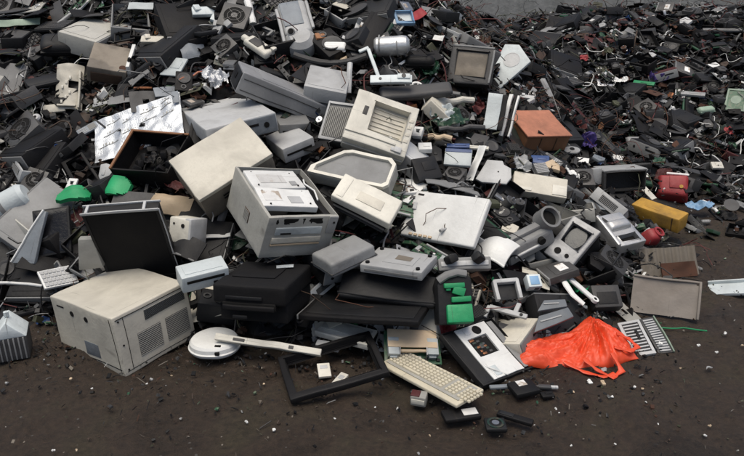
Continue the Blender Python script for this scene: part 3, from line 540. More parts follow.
# white case behind the blank panel
w, d, h = D('whitecase'); g = G(); g.box((0, 0, 0), (w, d, h), 0, .006)
o = tag(g.out('computer_case', ['lightgrey']), 'flat pale grey desktop case with a blue grey front, directly under the long grey tower', 'computer case')
g = G(); g.box((w * .18, -d / 2 - .004, 0), (w * .6, .012, h * .9), 0, .003); fp = g.out('front_panel', 'bluegrey', o)
g = G(); g.cyl((w * .33, -d / 2 - .011, .0), .014, .004, 0, 'y', 16); g.box((w * .12, -d / 2 - .011, h * .1), (.07, .003, .012), 0, .001); g.out('button', 'hole', fp)
placed(o, 'whitecase', lm='the flat pale desktop case')
for nm, lab in (('greycase', 'small grey boxy case between the blank beige panel and the ribbed shell'), ('greycase2', 'flat mid grey box under the right end of the long grey tower')):
    w, d, h = D(nm); g = G(); g.box((0, 0, 0), (w, d, h), 0, .005); g.box((0, -d / 2 - .001, 0), (w * .8, .004, .01), 1, .001)
    o = tag(g.out('metal_box', ['lightgrey' if nm == 'greycase' else 'grey', 'hole']), lab, 'metal box'); placed(o, nm)
# silver printed sheet
w, d, h = D('sheet'); f = lambda x, y: .012 * noise.noise((x * 9, y * 9, 5)) + .006 * noise.noise((x * 25, y * 25, 5)) + .02 * sin(x * 4)
g = G(); g.sheet(w, d, .006, f, 40, 26)
o = tag(g.out('silver_sheet', 'silver_film'), 'large crinkled silver sheet with short dark print lines, left part of the heap', 'foil sheet')
g = G()
for k, (u, v, l) in enumerate([(-.27, .30, .16), (-.30, .05, .2), (-.34, -.2, .22), (-.12, .2, .1), (-.1, -.05, .16), (.14, .28, .2), (.12, .06, .2), (.33, .25, .14), (.35, .05, .16), (.33, .38, .1)]):
    pts = [(u * w - l * w / 2 + l * w * q / 5, v * d + .006 * q * .6, f(u * w - l * w / 2 + l * w * q / 5, v * d) + .002) for q in range(6)]; g.tube(pts, .0016, 0, 5)
    for q in range(2 + k % 3): x = u * w - l * w * .3 + q * .017; g.box((x, v * d + .02 + .004 * (k % 2), f(x, v * d + .02) + .001), (.009 if q % 2 else .004, .006 + .003 * (k % 3), .001), 0, 0)
g.out('print_lines', 'warmgrey', o)
g = G(); g.box((w / 2 - .02, d / 2 - .04, .03), (.035, .08, .004), 0, .001, (0, 10, 0)); g.out('tab', 'bluegrey', o)
placed(o, 'sheet', lm='the crinkled silver sheet')
# open dark monitor back
w, d, h = D('darkbox'); g = G(); g.pocket((w, d, h), (-w / 2 + .010, w / 2 - .006, -d / 2 + .006, d / 2 - .008), h * .9, 1, 1, .003)
o = tag(g.out('cabinet_shell', ['brown', 'black']), 'open dark box with a thin brown wooden edge, leaning under the crinkled silver sheet', 'cabinet')
g = G(); g.box((-w / 2 + .006, 0, h / 2 + .003), (.014, d, .01), 0, .002); g.box((0, d / 2 - .005, h / 2 + .003), (w, .012, .01), 0, .002); g.out('edge_trim', 'wood', o)
g = G()
for k in range(8): g.box((random.uniform(-.1, .1), random.uniform(-.08, .08), -h * .1), (.05, .03, .04), 0, .004, (random.random() * 40, 30, k * 40))
g.out('innards', 'black', o)
placed(o, 'darkbox', lm='the dark box with a brown edge')
# beige box top left
w, d, h = D('beigebox'); g = G(); g.box((0, 0, 0), (w, d, h), 0, .005); g.box((0, -d / 2 - .002, -.01), (w * .8, .006, h * .6), 1, .002)
o = tag(g.out('metal_box', ['weathered', 'brown']), 'stained tan box with a clean white end flap, upper left of the heap', 'box')
g = G(); g.box((w / 2 + .012, .02, .02), (.02, d * .95, h * 1.1), 0, .002, (0, -12, 0)); g.out('end_flap', 'white', o)
g = G(); g.cyl((w * .38, -d * .35, h / 2 + .001), .02, .002, 0); g.out('rust_spot', 'rust', o)
placed(o, 'beigebox', lm='the stained tan box')
w, d, h = D('beigeshell'); w = .15; g = G(); g.sheet(w, d * .85, .008, lambda x, y: -.03 * (2 * x / w) ** 2 + .008 * noise.noise((x * 20, y * 20, 1)), 18, 24, 0, lambda u, v: .52 < u < .92 and .45 < v < .62)
g.box((-.07, -d * .42, -.01), (.12, .05, .02), 0, .006, (0, 0, 8)); g.box((.0, -d * .38, .01), (.1, .012, .02), 0, .003); g.box((w / 2 - .012, -.02, -.01), (.012, d * .7, .04), 0, .003)
o = tag(g.out('plastic_shell', ['palegreen']), 'yellowish curved plastic shell with a square black hole, far upper left', 'plastic shell', None)
o.data.materials[0] = M['beige']; g = G(); g.box((w * .2, .01, -.03), (w * .45, .06, .006), 0, .002); g.out('backing', 'hole', o)
g = G()
for k in range(6): g.box((-.03 + .02 * (k % 3), -.1 + .03 * k, .004), (.012, .02, .006), 0, .002)
g.out('clip', 'cream', o)
placed(o, 'beigeshell', lm='the yellowish holed shell')
# projector shaped thing at the top
w, d, h = D('lampscreen'); w = .17; g = G(); g.box((0, .05, 0), (w, d * .72, h * .8), 0, .03, seg=4); g.lathe([(.001, -.075), (.06, -.07), (.088, -.04), (.095, 0), (.088, .04), (.06, .07), (.001, .078)], (0, -d * .30, -.005), 0, 28)
g.box((-w / 2 - .01, 0, .05), (.02, d * .7, .02), 0, .008); g.box((w / 2 + .005, .05, .05), (.02, d * .6, .02), 0, .008)
o = tag(g.out('portable_television', ['lightgrey']), 'silver grey rounded appliance with a slate blue screen, top centre edge of the picture', 'appliance')
g = G(); g.box((-.015, .07, h * .4 + .002), (w * .68, d * .5, .006), 0, .003); g.out('screen', 'bluegrey', o)
g = G(); g.cyl((-.045, -d * .22, .072), .016, .02, 0, rot=(18, -15, 0)); g.out('lens_hole', 'hole', o); g = G(); g.ring((-.045, -d * .22, .073), .022, .015, .010, 0, mt=Euler((R(18), R(-15), 0)).to_matrix().to_4x4()); g.out('lens_ring', 'grey', o)
placed(o, 'lampscreen', lm='the rounded silver appliance')
# cream telephone
g = G(); g.box((0, 0, 0), (.085, .2, .04), 0, .014, seg=3, taper=(.86, .92)); g.box((0, .115, 0), (.05, .06, .025), 0, .01, taper=(.5, .8)); g.box((.03, -.09, .02), (.03, .03, .02), 0, .006)
o = tag(g.out('telephone', ['cream']), 'cream telephone with a dark window, above the left end of the long grey tower', 'telephone')
g = G(); g.box((0, .02, .021), (.052, .08, .004), 0, .002); g.out('display', 'darkgrey', o)
g = G(); g.tube([(.0, -.1, 0), (.0, -.12, -.02), (.01, -.13, -.05)], .006); g.out('cord', 'black', o)
L_ = HERO['phone'][0]; placed(o, None, L_, (52, 22, -20), (.09, .22, .05), 'the cream telephone')
# dark tube monitor
w, d, h = D('crtdark'); g = G(); g.pocket((w + .01, d, .06), (-w * .38, w * .38, -d * .32, d * .38), .012, 0, 1, .008, c=(0, 0, h / 2 - .03)); g.box((0, 0, -.01), (w * .85, d * .85, h * .75), 0, .02, taper=(.98, .98))
o = tag(g.out('tube_monitor', ['darkgrey', 'darkgrey']), 'old dark tube monitor with a dusty brown grey screen, top of the heap', 'tube monitor')
g = G(); g.box((0, .006, h / 2 - .010), (w * .72, d * .66, .008), 0, .004); g.out('screen', 'weathered', o)
g = G(); g.box((w * .5, .0, h / 2 - .002), (.012, d * .9, .012), 0, .003); g.box((0, d * .5, h / 2 - .002), (w, .012, .012), 0, .003); g.out('rim', 'grey', o)
M_ = placed(o, 'crtdark', lm='the dark tube monitor')
w, d, h = .2, .34, .03; g = G(); P = [(-.12, -.12), (-.055, -.17), (.10, -.07), (.125, .09), (.06, .17), (-.03, .17)]; P = [(-.022, -.174), (-.116, -.096), (-.048, .167), (.049, .167), (.146, .046)]
g.prism([(x, y) for x, y in P], -.012, .012, 0, .004)
o = tag(g.out('wall_speaker', ['bluewhite']), 'five sided white panel with a faint round disc, standing beside the dark tube monitor', 'panel')
g = G(); g.ring((.02, .05, .0125), .055, .05, .003, 0); g.cyl((.02, .05, .0122), .05, .0015, 0, seg=36); g.out('round_disc', 'lightgrey', o)
placed(o, 'trapez', lm='the five sided white panel')
for nm, mt, lab in (('uppanel', 'bluewhite', 'pale upright board left of the orange box, its neighbour striped black and white'), ('uppanel2', 'white', 'narrow white upright strip against a black edge, left of the orange box')):
    w, d, h = D(nm); g = G(); g.box((0, 0, 0), (w * (.9 if nm == 'uppanel' else .5), d, h), 0, .002); g.box((w * .62, 0, -.004), (w * .3, d * .98, h), 1, .002)
    if nm == 'uppanel2': g.box((w * .95, 0, -.004), (w * .25, d * .98, h), 0, .002)
    o = tag(g.out('upright_board', [mt, 'black']), lab, 'panel'); placed(o, nm)
# orange box
w, d, h = D('orange'); g = G(); g.box((0, 0, h / 2 - .006), (w, d, .012), 0, .003); g.box((0, 0, -.008), (w - .012, d - .012, h - .013), 1, .003)
o = tag(g.out('wooden_box', ['orange', 'wood']), 'box with a bright orange top and brown sides, upper centre right of the heap', 'box')
for x in (-.05, .06): g = G(); g.box((x, -d / 2 + .005, -.01), (.004, .005, h * .8), 0, 0); g.out('board_joint', 'brown', o)
placed(o, 'orange', lm='the orange topped box')
w, d, h = D('cplank'); g = G(); g.box((0, 0, 0), (w, d, h), 0, .004); g.box((w * .36, -.02, h / 2 + .002), (w * .26, d * .5, .004), 1, .001); g.box((-w * .3, -d * .35, h / 2 + .002), (w * .3, .02, .004), 1, .001)
o = tag(g.out('wooden_plank', ['weathered', 'cream']), 'thick tan plank with pale worn ends, just under the orange topped box', 'plank'); o.data.materials[0] = M['beige']
placed(o, 'cplank', lm='the thick tan plank')
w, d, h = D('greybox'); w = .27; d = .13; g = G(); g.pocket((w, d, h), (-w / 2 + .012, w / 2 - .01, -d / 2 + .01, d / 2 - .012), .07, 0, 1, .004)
o = tag(g.out('metal_cabinet', ['darkgrey', 'charcoal']), 'open grey cabinet, lit top and shaded inside painted in, left of the red box', 'cabinet')
g = G(); g.box((0, d / 2 - .002, .0), (w * 1.02, .012, h), 0, .003); g.box((-w / 2 - .03, .03, .03), (.06, .1, .04), 0, .008); g.out('lit_top_rim', 'lightgrey', o)  # pale top over dark body: top light and front shade put into the colours
L_ = HERO['greybox'][0]; placed(o, None, L_, (15, 82, -6), (w, d, h), 'the open grey cabinet')
g = G(); g.box((0, 0, 0), (.21, .18, .11), 0, .02, seg=3, taper=(.8, .78)); g.box((.02, .02, .056), (.1, .09, .006), 0, .006)
o = tag(g.out('plastic_crate', ['red'], jit=3), 'dull red plastic box above the yellow block, right side', 'plastic box')
g = G(); g.cyl((.045, -.01, .062), .012, .006, 0); g.out('knob', 'yellow', o); g = G(); g.box((.02, .085, .03), (.14, .014, .016), 0, .005); g.out('rim', 'white', o)
placed(o, 'redbox', lm='the dull red box')
w, d, h = .29, .10, .095; g = G(); g.box((0, 0, 0), (w, d, h), 0, .007); g.box((w * .36, -d / 2 - .001, 0), (.004, .003, h * .9), 1, 0); g.box((-w * .1, 0, h / 2), (.1, .05, .003), 0, .001)
o = tag(g.out('junction_box', ['yellow', 'brown'], jit=5), 'dirty yellow oblong metal block lying below the dull red box', 'metal block')
L_ = HERO['yellow'][0]; placed(o, None, (L_[0] - .01, L_[1], L_[2] + .02), (-50, 12, 3), (w, d, h), 'the yellow block')
g = G(); g.box((0, 0, 0), (.1, .08, .07), 0, .02, seg=3, taper=(.7, .8)); g.ring((.02, 0, .035), .03, .02, .012, 0)
o = tag(g.out('plastic_housing', ['red'], jit=8), 'small crumpled red plastic housing just below the yellow block', 'plastic housing'); p = atpix(652, 236, .03); placed(o, None, p, (20, 30, 10), (.1, .08, .07))
# tube monitor on its side, silver bezel
w, d, h = D('crtfront'); g = G(); g.box((0, 0, -.10), (w * 1.12, d * 1.05, .18), 0, .02); g.box((0, 0, -.24), (w * .95, d * .85, .12), 0, .03, taper=(1.1, 1.15))
o = tag(g.out('tube_television', ['screenblack']), 'black tube television on its side with a scuffed silver front frame', 'tube television')
g = G(); g.pocket((w * 1.2, d * 1.1, .03), (-w * .42, w * .42, -d * .12, d * .40), .02, 0, None, .006, True); g.cyl((-w * .2, -d * .34, .016), .016, .006, 1); g.cyl((w * .2, -d * .34, .016), .010, .006, 1); g.out('front_frame', ['toweralu', 'hole'], o)
g = G(); g.lathe([(.001, .004), (.06, 0), (.075, -.012), (.075, -.02), (.001, -.02)], (0, d * .14, 0), 0, 28, sx=.72); g.out('screen', 'glass', o)
placed(o, 'crtfront', lm='the black tube television')
w, d, h = D('silverbit'); g = G(); g.pocket((w, d, h), (-w * .3, w * .32, -d * .42, -d * .22), .03, 0, 1, .006); g.box((0, d * .1, h / 2 + .01), (w * .8, d * .35, .03), 0, .012, taper=(.8, .6)); g.box((-w * .45, 0, .02), (.02, d, .05), 0, .006)
o = tag(g.out('player_shell', ['aluminium', 'hole'], jit=2), 'torn silver player shell with a dark slot, between the tube television and yellow block', 'player shell'); placed(o, 'silverbit', lm='the torn silver shell')
# grey speaker housing with round holes
g = G(); g.box((0, 0, 0), (.27, .1, .09), 0, .02, seg=3, taper=(.92, .7)); g.box((.02, .02, .05), (.2, .04, .03), 0, .01)
o = tag(g.out('fan_housing', ['grey']), 'grey housing with a round dark hole and an open pipe ring at its upper end', 'fan housing')
g = G(); g.cyl((.05, -.045, .018), .018, .02, 0, 'y'); g.out('round_hole', 'hole', o)
g = G(); g.ring((.13, .02, .06), .055, .044, .07, 0, mt=Euler((R(35), R(20), 0)).to_matrix().to_4x4()); g.out('pipe_ring', 'grey', o)
g = G(); g.cyl((.13, .02, .05), .044, .03, 0, rot=(35, 20, 0)); g.out('pipe_inside', 'hole', o); g = G(); g.box((-.02, -.047, .0), (.16, .012, .012), 0, .004); g.out('ridge', 'lightgrey', o)
placed(o, None, atpix(527, 243, .08), (28, 12, -18), (.27, .12, .1), 'the grey fan housing')
w, d, h = D('curved'); f = lambda x, y: .03 * (1 - (2 * x / w) ** 2) - .02 * (2 * y / d) ** 2; g = G(); g.sheet(w, d, .006, f, 18, 14)
g.tube([(x * w / 2, -d / 2, f(x * w / 2, -d / 2)) for x in (-1, -.6, -.2, .2, .6, 1)], .006)
o = tag(g.out('curved_cover', ['white']), 'curved glossy white cover right of the large pale lid', 'cover'); placed(o, 'curved', lm='the curved white cover')
w, d, h = .29, .175, .02; f = lambda x, y: .004 * noise.noise((x * 14, y * 14, 2)) + .006 * (abs(x) / .145) ** 3; g = G(); g.sheet(w, d, .014, f, 26, 18, 0, lambda u, v: u > .93 and v > .9)
g.box((w / 2 - .006, 0, .008), (.012, d, .02), 0, .005); g.box((0, d / 2 - .004, .006), (w, .01, .012), 0, .003)
o = tag(g.out('cardboard_panel', ['dirtygreyboard']), 'mud stained grey brown flat board standing on its edge, right foot of the heap', 'board'); placed(o, 'board', lm='the mud stained board')
w, d, h = .30, .155, .03; f = lambda x, y: .006 * sin(x * 150) * (1 if y > -.02 else .3) + .01 * noise.noise((x * 8, y * 8, 9)); g = G(); g.sheet(w, d, .006, f, 70, 10)
o = tag(g.out('corrugated_sheet', ['weathered']), 'weathered corrugated grey sheet with a rust brown lower edge, behind the stained board', 'corrugated sheet')
g = G(); f2 = lambda x, y: .02 * noise.noise((x * 12, y * 12, 4)); g.sheet(w * .6, .08, .01, f2, 14, 6); q = g.out('rusty_patch', 'rust', o); q.location = (.04, -.045, .018)
placed(o, 'corrug', lm='the corrugated sheet')
w, d, h = D('wplate'); f = lambda x, y: .004 * noise.noise((x * 10, y * 10, 2)); g = G(); g.sheet(.2, .1, .012, f, 14, 8); g.box((0, .05, .006), (.2, .01, .02), 0, .003)
o = tag(g.out('metal_tray', ['bluewhite']), 'white flat tray alone on the dirt at the right edge', 'tray'); placed(o, 'wplate', lm='the white flat tray')
w, d, h = D('grid1'); g = G(); g.pocket((w, d, .014), (-w * .36, w * .36, -d * .42, d * .42), .006, 0, 1, .002)
for k in range(9): g.box((0, -d * .36 + k * d * .09, .004), (w * .68, .007, .008), 0, .001)
g.box((.01, .01, .009), (.012, .05, .004), 2, .001)
o = tag(g.out('card_cage', ['lightgrey', 'charcoal', 'black']), 'pale slotted metal card cage leaning right of the orange bag', 'card cage'); placed(o, 'grid1', lm='the pale slotted frame')
w, d, h = D('grid2'); g = G(); g.box((0, 0, 0), (w, d, .01), 0, .002)
for k in range(14): g.box((0, -d * .45 + k * d * .066, .008), (w * .75, .008, .008), 1, .002)
g.box((w * .55, 0, .004), (.006, d, .014), 2, .001); o = tag(g.out('key_strip', ['darkgrey', 'lightgrey', 'palegreen']), 'dark strip of pale keys, rightmost piece beside the slotted frame', 'keyboard strip'); placed(o, 'grid2')
# left edge group
w, d, h = D('slantpanel'); g = G(); g.prism([(-.055, -.12), (.07, -.11), (.065, .135), (.05, .135)], -.01, .01, 0, .004); g.box((-.004, .012, .012), (.008, .28, .012), 1, .003, (0, 0, -23))
o = tag(g.out('side_panel', ['bluegrey', 'white']), 'blue grey wedge shaped panel with a white slanting edge, left edge of the heap', 'panel'); placed(o, 'slantpanel')
w, d, h = D('darkpanel'); g = G(); g.box((0, 0, 0), (w, d, h), 0, .004); g.box((0, 0, h / 2), (w - .02, d - .02, .003), 1, .001); o = tag(g.out('flat_screen', ['charcoal', 'glossblack']), 'small dark glossy screen standing left of the big black flat screen', 'screen'); placed(o, 'darkpanel', lm='the small glossy screen')
w, d, h = D('beigetri'); g = G(); g.prism([(-.05, -.07), (.055, -.06), (.03, .08), (-.03, .08)], -.02, .02, 0, .004); o = tag(g.out('wedge_housing', ['warmgrey']), 'grey beige wedge shaped housing poking up behind the big beige case', 'housing'); placed(o, 'beigetri')
w, d, h = .15, .11, .02; g = G(); g.box((0, 0, 0), (w, d, h * .7), 0, .003)
for k in range(8):
    for q in range(4): g.box((-w * .4 + k * w * .115, -d * .35 + q * d * .23, h * .45), (w * .1, d * .19, .006), 1, .0015, seg=1)
o = tag(g.out('keypad', ['white', 'lightgrey']), 'small white keypad half buried left of the big beige case', 'keypad'); placed(o, 'kbleft', lm='the small white keypad')
g = G(); g.box((0, 0, 0), (.115, .115, .12), 0, .008); g.box((.045, 0, .0), (.035, .118, .118), 1, .005); g.cyl((.02, .025, .061), .009, .004, 2); g.cyl((-.03, .03, .0605), .005, .003, 2)
o = tag(g.out('adapter_box', ['cream', 'lightgrey', 'hole']), 'cream cube shaped box with a small dark hole, right of the black flat screen', 'box'); placed(o, 'creambox', lm='the cream cube')
f = lambda x, y: .05 * (1 - (x / .12) ** 2) * (1 - (y / .07) ** 2) + .01 * noise.noise((x * 15, y * 15, 0)); g = G(); g.sheet(.22, .12, .006, f, 22, 12)
o = tag(g.out('crumpled_cloth', ['cream'], jit=4), 'crumpled cream cloth draped above the cream cube', 'cloth'); o.data.materials[0] = M['tan']; placed(o, None, atpix(170, 206, .06), (-18, 35, 0), (.22, .13, .04))
w, d, h = D('greencase'); w += .03; g = G(); g.box((0, 0, 0), (w, d, h), 0, .005); g.box((0, -d / 2 - .001, .01), (w * .8, .004, .012), 1, .001); g.box((w * .2, -d / 2 - .001, -.015), (.02, .004, .01), 1, .001); g.box((0, 0, h / 2 + .001), (w * .8, d * .6, .003), 0, .001)
o = tag(g.out('disc_player', ['palegreen', 'hole']), 'pale greenish slotted metal unit just right of the big beige case corner', 'disc player'); o.data.materials[0] = M['bluewhite']; placed(o, 'greencase', lm='the slotted greenish unit')
f = lambda x, y: .05 * (1 - (x / .1) ** 2); g = G(); g.sheet(.17, .11, .006, f, 16, 8); g.tube([(-.08, -.05, .02), (0, -.05, .052), (.08, -.05, .02)], .005, 1)
o = tag(g.out('curved_guard', ['charcoal', 'grey']), 'dark curved guard between the cream cube and the slotted greenish unit', 'guard'); placed(o, None, atpix(187, 252, .12), (-25, 30, 0), (.17, .11, .05))
w, d, h = D('greyround'); g = G(); g.box((0, 0, 0), (w, d, h), 0, .014, seg=4, taper=(.97, .97)); g.box((0, 0, -h * .2), (w + .003, d + .003, .003), 1, 0)
o = tag(g.out('set_top_box', ['grey', 'darkgrey']), 'smooth grey rounded box left of the flat grey drive', 'box'); placed(o, 'greyround', lm='the smooth grey box')
# big black printer
w, d, h = D('blackprinter'); w = .31; g = G(); g.box((0, 0, h * .25), (w, d, h * .5), 0, .012, seg=3); g.box((0, .02, -h * .25), (w * .94, d * .9, h * .52), 0, .008)
g.box((0, -d / 2 + .012, -.01), (w * .7, .05, .02), 1, .004); g.box((-.02, .02, h / 2 + .003), (w * .6, d * .5, .006), 2, .003)
o = tag(g.out('printer', ['screenblack', 'black', 'screenblack']), 'big black printer with a white sticker on top, under the open grey computer case', 'printer')
g = G(); g.box((.06, .09, h / 2 + .007), (.075, .04, .001), 0, 0, (0, 0, 20)); g.out('sticker', 'pale_sticker', o)
g = G(); g.box((-.02, -d / 2 - .003, h * .18), (w * .5, .008, .016), 0, .003); g.box((-.04, -d / 2 - .004, -h * .3), (.06, .008, .014), 0, .003); g.out('handle_bar', 'charcoal', o)
g = G(); g.box((0, -d / 2 + .002, -.005), (w * .72, .012, .03), 0, .003); g.out('paper_opening', 'hole', o)
placed(o, 'blackprinter', lm='the big black printer')
w, d, h = .50, .36, .026; g = G(); g.box((0, 0, 0), (w, d, h), 0, .006); g.box((0, 0, h / 2 + .001), (w - .05, d - .05, .003), 1, .001)
o = tag(g.out('flat_screen', ['black', 'charcoal']), 'large black flat panel with a thin silver left edge, below the flat grey drive', 'flat panel')
g = G(); g.box((-w / 2 - .002, 0, 0), (.007, d, h * .8), 0, .002); g.out('edge_rail', 'grey', o); placed(o, 'blackflat', lm='the large black panel')
w, d, h = D('blackflat2'); g = G(); g.box((0, 0, 0), (w, d + .03, h), 0, .012, seg=3); g.tube([(-w / 2, -d / 2, h / 2), (0, -d / 2 - .01, h / 2 + .003), (w / 2, -d / 2, h / 2)], .004, 0)
o = tag(g.out('laptop', ['charcoal']), 'closed dark laptop wedged between the flat grey drive and the large black panel', 'laptop'); placed(o, 'blackflat2')
w, d, h = .25, .10, .03; g = G(); g.box((0, 0, 0), (w, d, h * .5), 0, .004); g.box((0, -d / 2 + .004, 0), (w, .01, h), 0, .003); g.box((0, .01, h * .28), (w * .9, d * .5, .006), 1, .002)
o = tag(g.out('drawer_front', ['cream', 'warmgrey']), 'cream plastic drawer front half hidden behind the empty black frame', 'drawer front'); p = atpix(346, 333, .08); placed(o, None, p, (-27, 14, 0), (w, d, h), 'the cream drawer front')
g = G(); g.box((0, 0, 0), (.1, .03, .03), 0, .004); g.box((.02, -.015, 0), (.02, .003, .01), 1, .001); o = tag(g.out('plastic_housing', ['lightgrey', 'hole']), 'short pale grey housing between the cream strip and drawer front', 'housing'); placed(o, None, atpix(328, 346, .07), (-18, 20, 0), (.1, .03, .03))
# dark housing with a green handle
w, d, h = D('greenhouse'); w = .145; g = G(); g.prism([(-w / 2, -d / 2), (w / 2, -d / 2), (w / 2, d * .3), (w * .38, d * .42), (0, d / 2), (-w * .36, d * .42), (-w / 2, d * .22)], -h / 2, h / 2, 0, .008)
o = tag(g.out('cartridge_housing', ['charcoal']), 'dark grey housing with a bright green angular handle, right of the large black panel', 'cartridge housing')
g = G(); g.tube([(-w * .46, d * .3, h / 2), (-w * .2, d * .40, h / 2 + .008), (w * .1, d * .44, h / 2 + .004), (w * .36, d * .4, h / 2)], .016, 0, 8, .6); g.out('grip', 'grey', o)
g = G(); z = h / 2 + .006
g.box((-.005, .045, z + .004), (.085, .02, .02), 0, .003); g.box((.012, .022, z + .004), (.05, .034, .02), 0, .003, (0, 0, -20)); g.box((.02, -.012, z + .004), (.08, .022, .02), 0, .003); g.box((-.03, .035, z + .002), (.02, .02, .014), 0, .003); g.out('handle', 'brightgreen', o)
g = G(); g.box((.012, -.072, z - .01), (.105, .075, .05), 0, .006, (-10, 0, 0)); g.out('front_block', 'green', o)
placed(o, 'greenhouse', lm='the green handled housing')
w, d, h = D('mechbar'); g = G(); g.box((0, 0, 0), (w, d, h), 0, .006); g.box((0, .0, h / 2 + .002), (w * .9, d * .4, .006), 1, .002)
o = tag(g.out('printer_bar', ['grey', 'lightgrey']), 'grey oblong bar right beside the flat grey drive', 'metal bar')
for x, a in ((-.06, 20), (.055, -30)): g = G(); g.box((x, d * .3, h * .9), (.045, .035, .05), 0, .008, (a, a, 30)); g.out('clip', 'charcoal', o)
placed(o, 'mechbar')
for nm, px, py, off, eu, lab in (('metal_bracket', 507, 290, .1, (10, 40, 0), 'open U shaped pale bracket right of the green handled housing'), ('metal_bracket', 508, 312, .08, (-32, 30, 0), 'long bent pale bracket arm above the gutted laptop')):
    g = G()
    if px == 507: g.box((0, .04, 0), (.11, .018, .03), 0, .003); g.box((-.05, 0, 0), (.016, .09, .03), 0, .003); g.box((.05, .0, 0), (.016, .09, .03), 0, .003); g.box((0, 0, -.012), (.09, .08, .004), 1, .001)
    else: g.box((0, 0, 0), (.17, .022, .014), 0, .003); g.box((-.085, -.025, 0), (.018, .06, .014), 0, .003); g.cyl((.06, 0, .008), .007, .004, 1); g.box((.03, .03, 0), (.02, .05, .012), 0, .003)
    o = tag(g.out(nm, ['lightgrey', 'charcoal']), lab, 'bracket'); placed(o, None, atpix(px, py, off), eu, (.14, .08, .03))
g = G(); g.box((0, 0, 0), (.062, .06, .05), 0, .004); g.box((0, 0, .026), (.04, .04, .003), 1, .001); g.box((.012, -.03, 0), (.02, .003, .02), 2, 0)
o = tag(g.out('power_adapter', ['bluewhite', 'lightblue', 'darkgrey']), 'small bluish white cube under the grey fan housing', 'adapter'); placed(o, 'cube1', lm='the bluish white cube')
for nm, lab in (('bluep', 'longer blue grey blade shaped panel above the orange bag'), ('bluep2', 'shorter blue grey strip directly behind the longer blue grey panel')):
    w, d, h = D(nm); g = G(); g.prism([(-w / 2, -d / 2), (w / 2, -d * .2), (w / 2, d / 2), (-w * .2, d / 2)], -.006, .006, 0, .002); g.box((0, .004, .008), (w * .5, .004, .004), 1, 0); o = tag(g.out('plastic_sheet', ['bluegrey', 'lightgrey']), lab, 'panel'); o.scale = (1.1, 1.5, 1); placed(o, nm); o.scale = (1.1, 1.5, 1)
def arc(n, r, a0, a1): return [(r * cos(R(a0 + (a1 - a0) * k / n)), r * sin(R(a0 + (a1 - a0) * k / n)), 0) for k in range(n + 1)]
g = G(); g.tube([(-.03, .07, 0), (-.02, .02, .01), (0, -.03, .012), (.045, -.07, 0)], [.012, .016, .015, .012], 0, 10, .5); o = tag(g.out('handset', ['white']), 'white curved arm left of the white arm with a round hole', 'plastic arm'); placed(o, None, atpix(571, 291, .06), (0, 30, 0), (.08, .14, .03))
g = G(); g.box((0, 0, 0), (.03, .15, .012), 0, .004); g.ring((0, -.065, .002), .018, .008, .014, 0); g.cyl((0, -.065, .003), .008, .013, 1); o = tag(g.out('hinge_link', ['white', 'hole']), 'white flat arm with a small round hole, above the blue grey panels', 'plastic arm'); placed(o, None, atpix(583, 290, .07), (52, 30, 0), (.03, .15, .012))
g = G(); g.box((0, 0, 0), (.13, .11, .06), 0, .006); g.box((0, -.01, .031), (.09, .06, .004), 1, .002); o = tag(g.out('power_supply', ['darkgrey', 'charcoal']), 'dark grey power supply box left of the mud stained board', 'power supply'); placed(o, None, atpix(605, 298, .04), (5, 40, 0), (.13, .11, .06), 'the dark power supply')
# bits near the bag, phones, cube on the dirt
w, d, h = .155, .25, .2
g = G(); g.box((0, 0, 0), (.085, .045, .018), 0, .005); g.box((.02, 0, .0095), (.034, .026, .002), 1, .0005); o = tag(g.out('mobile_phone', ['black', 'label']), 'small black phone with a white sticker, on the dirt left of the square fan', 'phone'); placed(o, None, (.32, 2.13, .014), (12, 0, 0), (.12, .07, .02)); o.scale = (1.6, 1.4, 1.1)
g = G(); g.box((0, 0, 0), (.075, .07, .018), 0, .006); g.ring((0, 0, .008), .03, .022, .008, 1); g.cyl((0, 0, .010), .013, .006, 2); o = tag(g.out('cooling_fan', ['charcoal', 'pcbdark', 'steel']), 'small square dark fan with a bright metal centre lying on the dirt', 'cooling fan'); placed(o, None, (.435, 2.07, .015), (0, 0, 0), (.09, .09, .03))
g = G(); g.box((0, 0, 0), (.13, .03, .016), 0, .004); g.box((-.03, 0, .009), (.05, .02, .003), 1, .001); o = tag(g.out('remote_control', ['black', 'charcoal']), 'thin black stick shaped remote right of the small square fan', 'remote'); placed(o, None, (.51, 2.11, .014), (-28, 0, 0), (.13, .03, .02))
g = G(); g.box((0, 0, 0), (.10, .085, .022), 0, .005); g.box((.0, .018, .0125), (.036, .034, .002), 1, .0005); o = tag(g.out('mobile_phone', ['black', 'label']), 'thicker black phone block with a white sticker, just below the gutted laptop', 'phone'); placed(o, None, (.575, 2.29, .018), (18, 0, 0), (.1, .085, .03))
g = G(); g.box((0, 0, 0), (.05, .022, .012), 0, .004); g.cyl((-.035, 0, 0), .006, .03, 0, 'x'); g.box((.035, 0, 0), (.03, .014, .01), 1, .002); o = tag(g.out('usb_plug', ['darkgrey', 'lightgrey']), 'small grey plug right of the thicker black phone', 'plug'); placed(o, None, (.66, 2.31, .012), (-6, 0, 0), (.08, .02, .02))
g = G(); g.box((0, 0, 0), (.08, .02, .012), 0, .004); o = tag(g.out('plastic_clip', ['bluegrey']), 'little blue grey clip left of the thicker black phone', 'clip'); placed(o, None, (.49, 2.31, .01), (8, 0, 0), (.08, .02, .02))
g = G(); g.box((0, 0, 0), (.06, .05, .042), 0, .006); g.box((-.012, -.002, .022), (.034, .04, .004), 1, .002); g.box((.0, -.026, .0), (.05, .003, .02), 2, .001)
o = tag(g.out('transformer', ['warmgrey', 'darkred', 'cream']), 'small pale block with a dark red top in front of the cream keyboard', 'block'); placed(o, None, (.175, 2.22, .022), (-15, 0, 0), (.06, .05, .05))
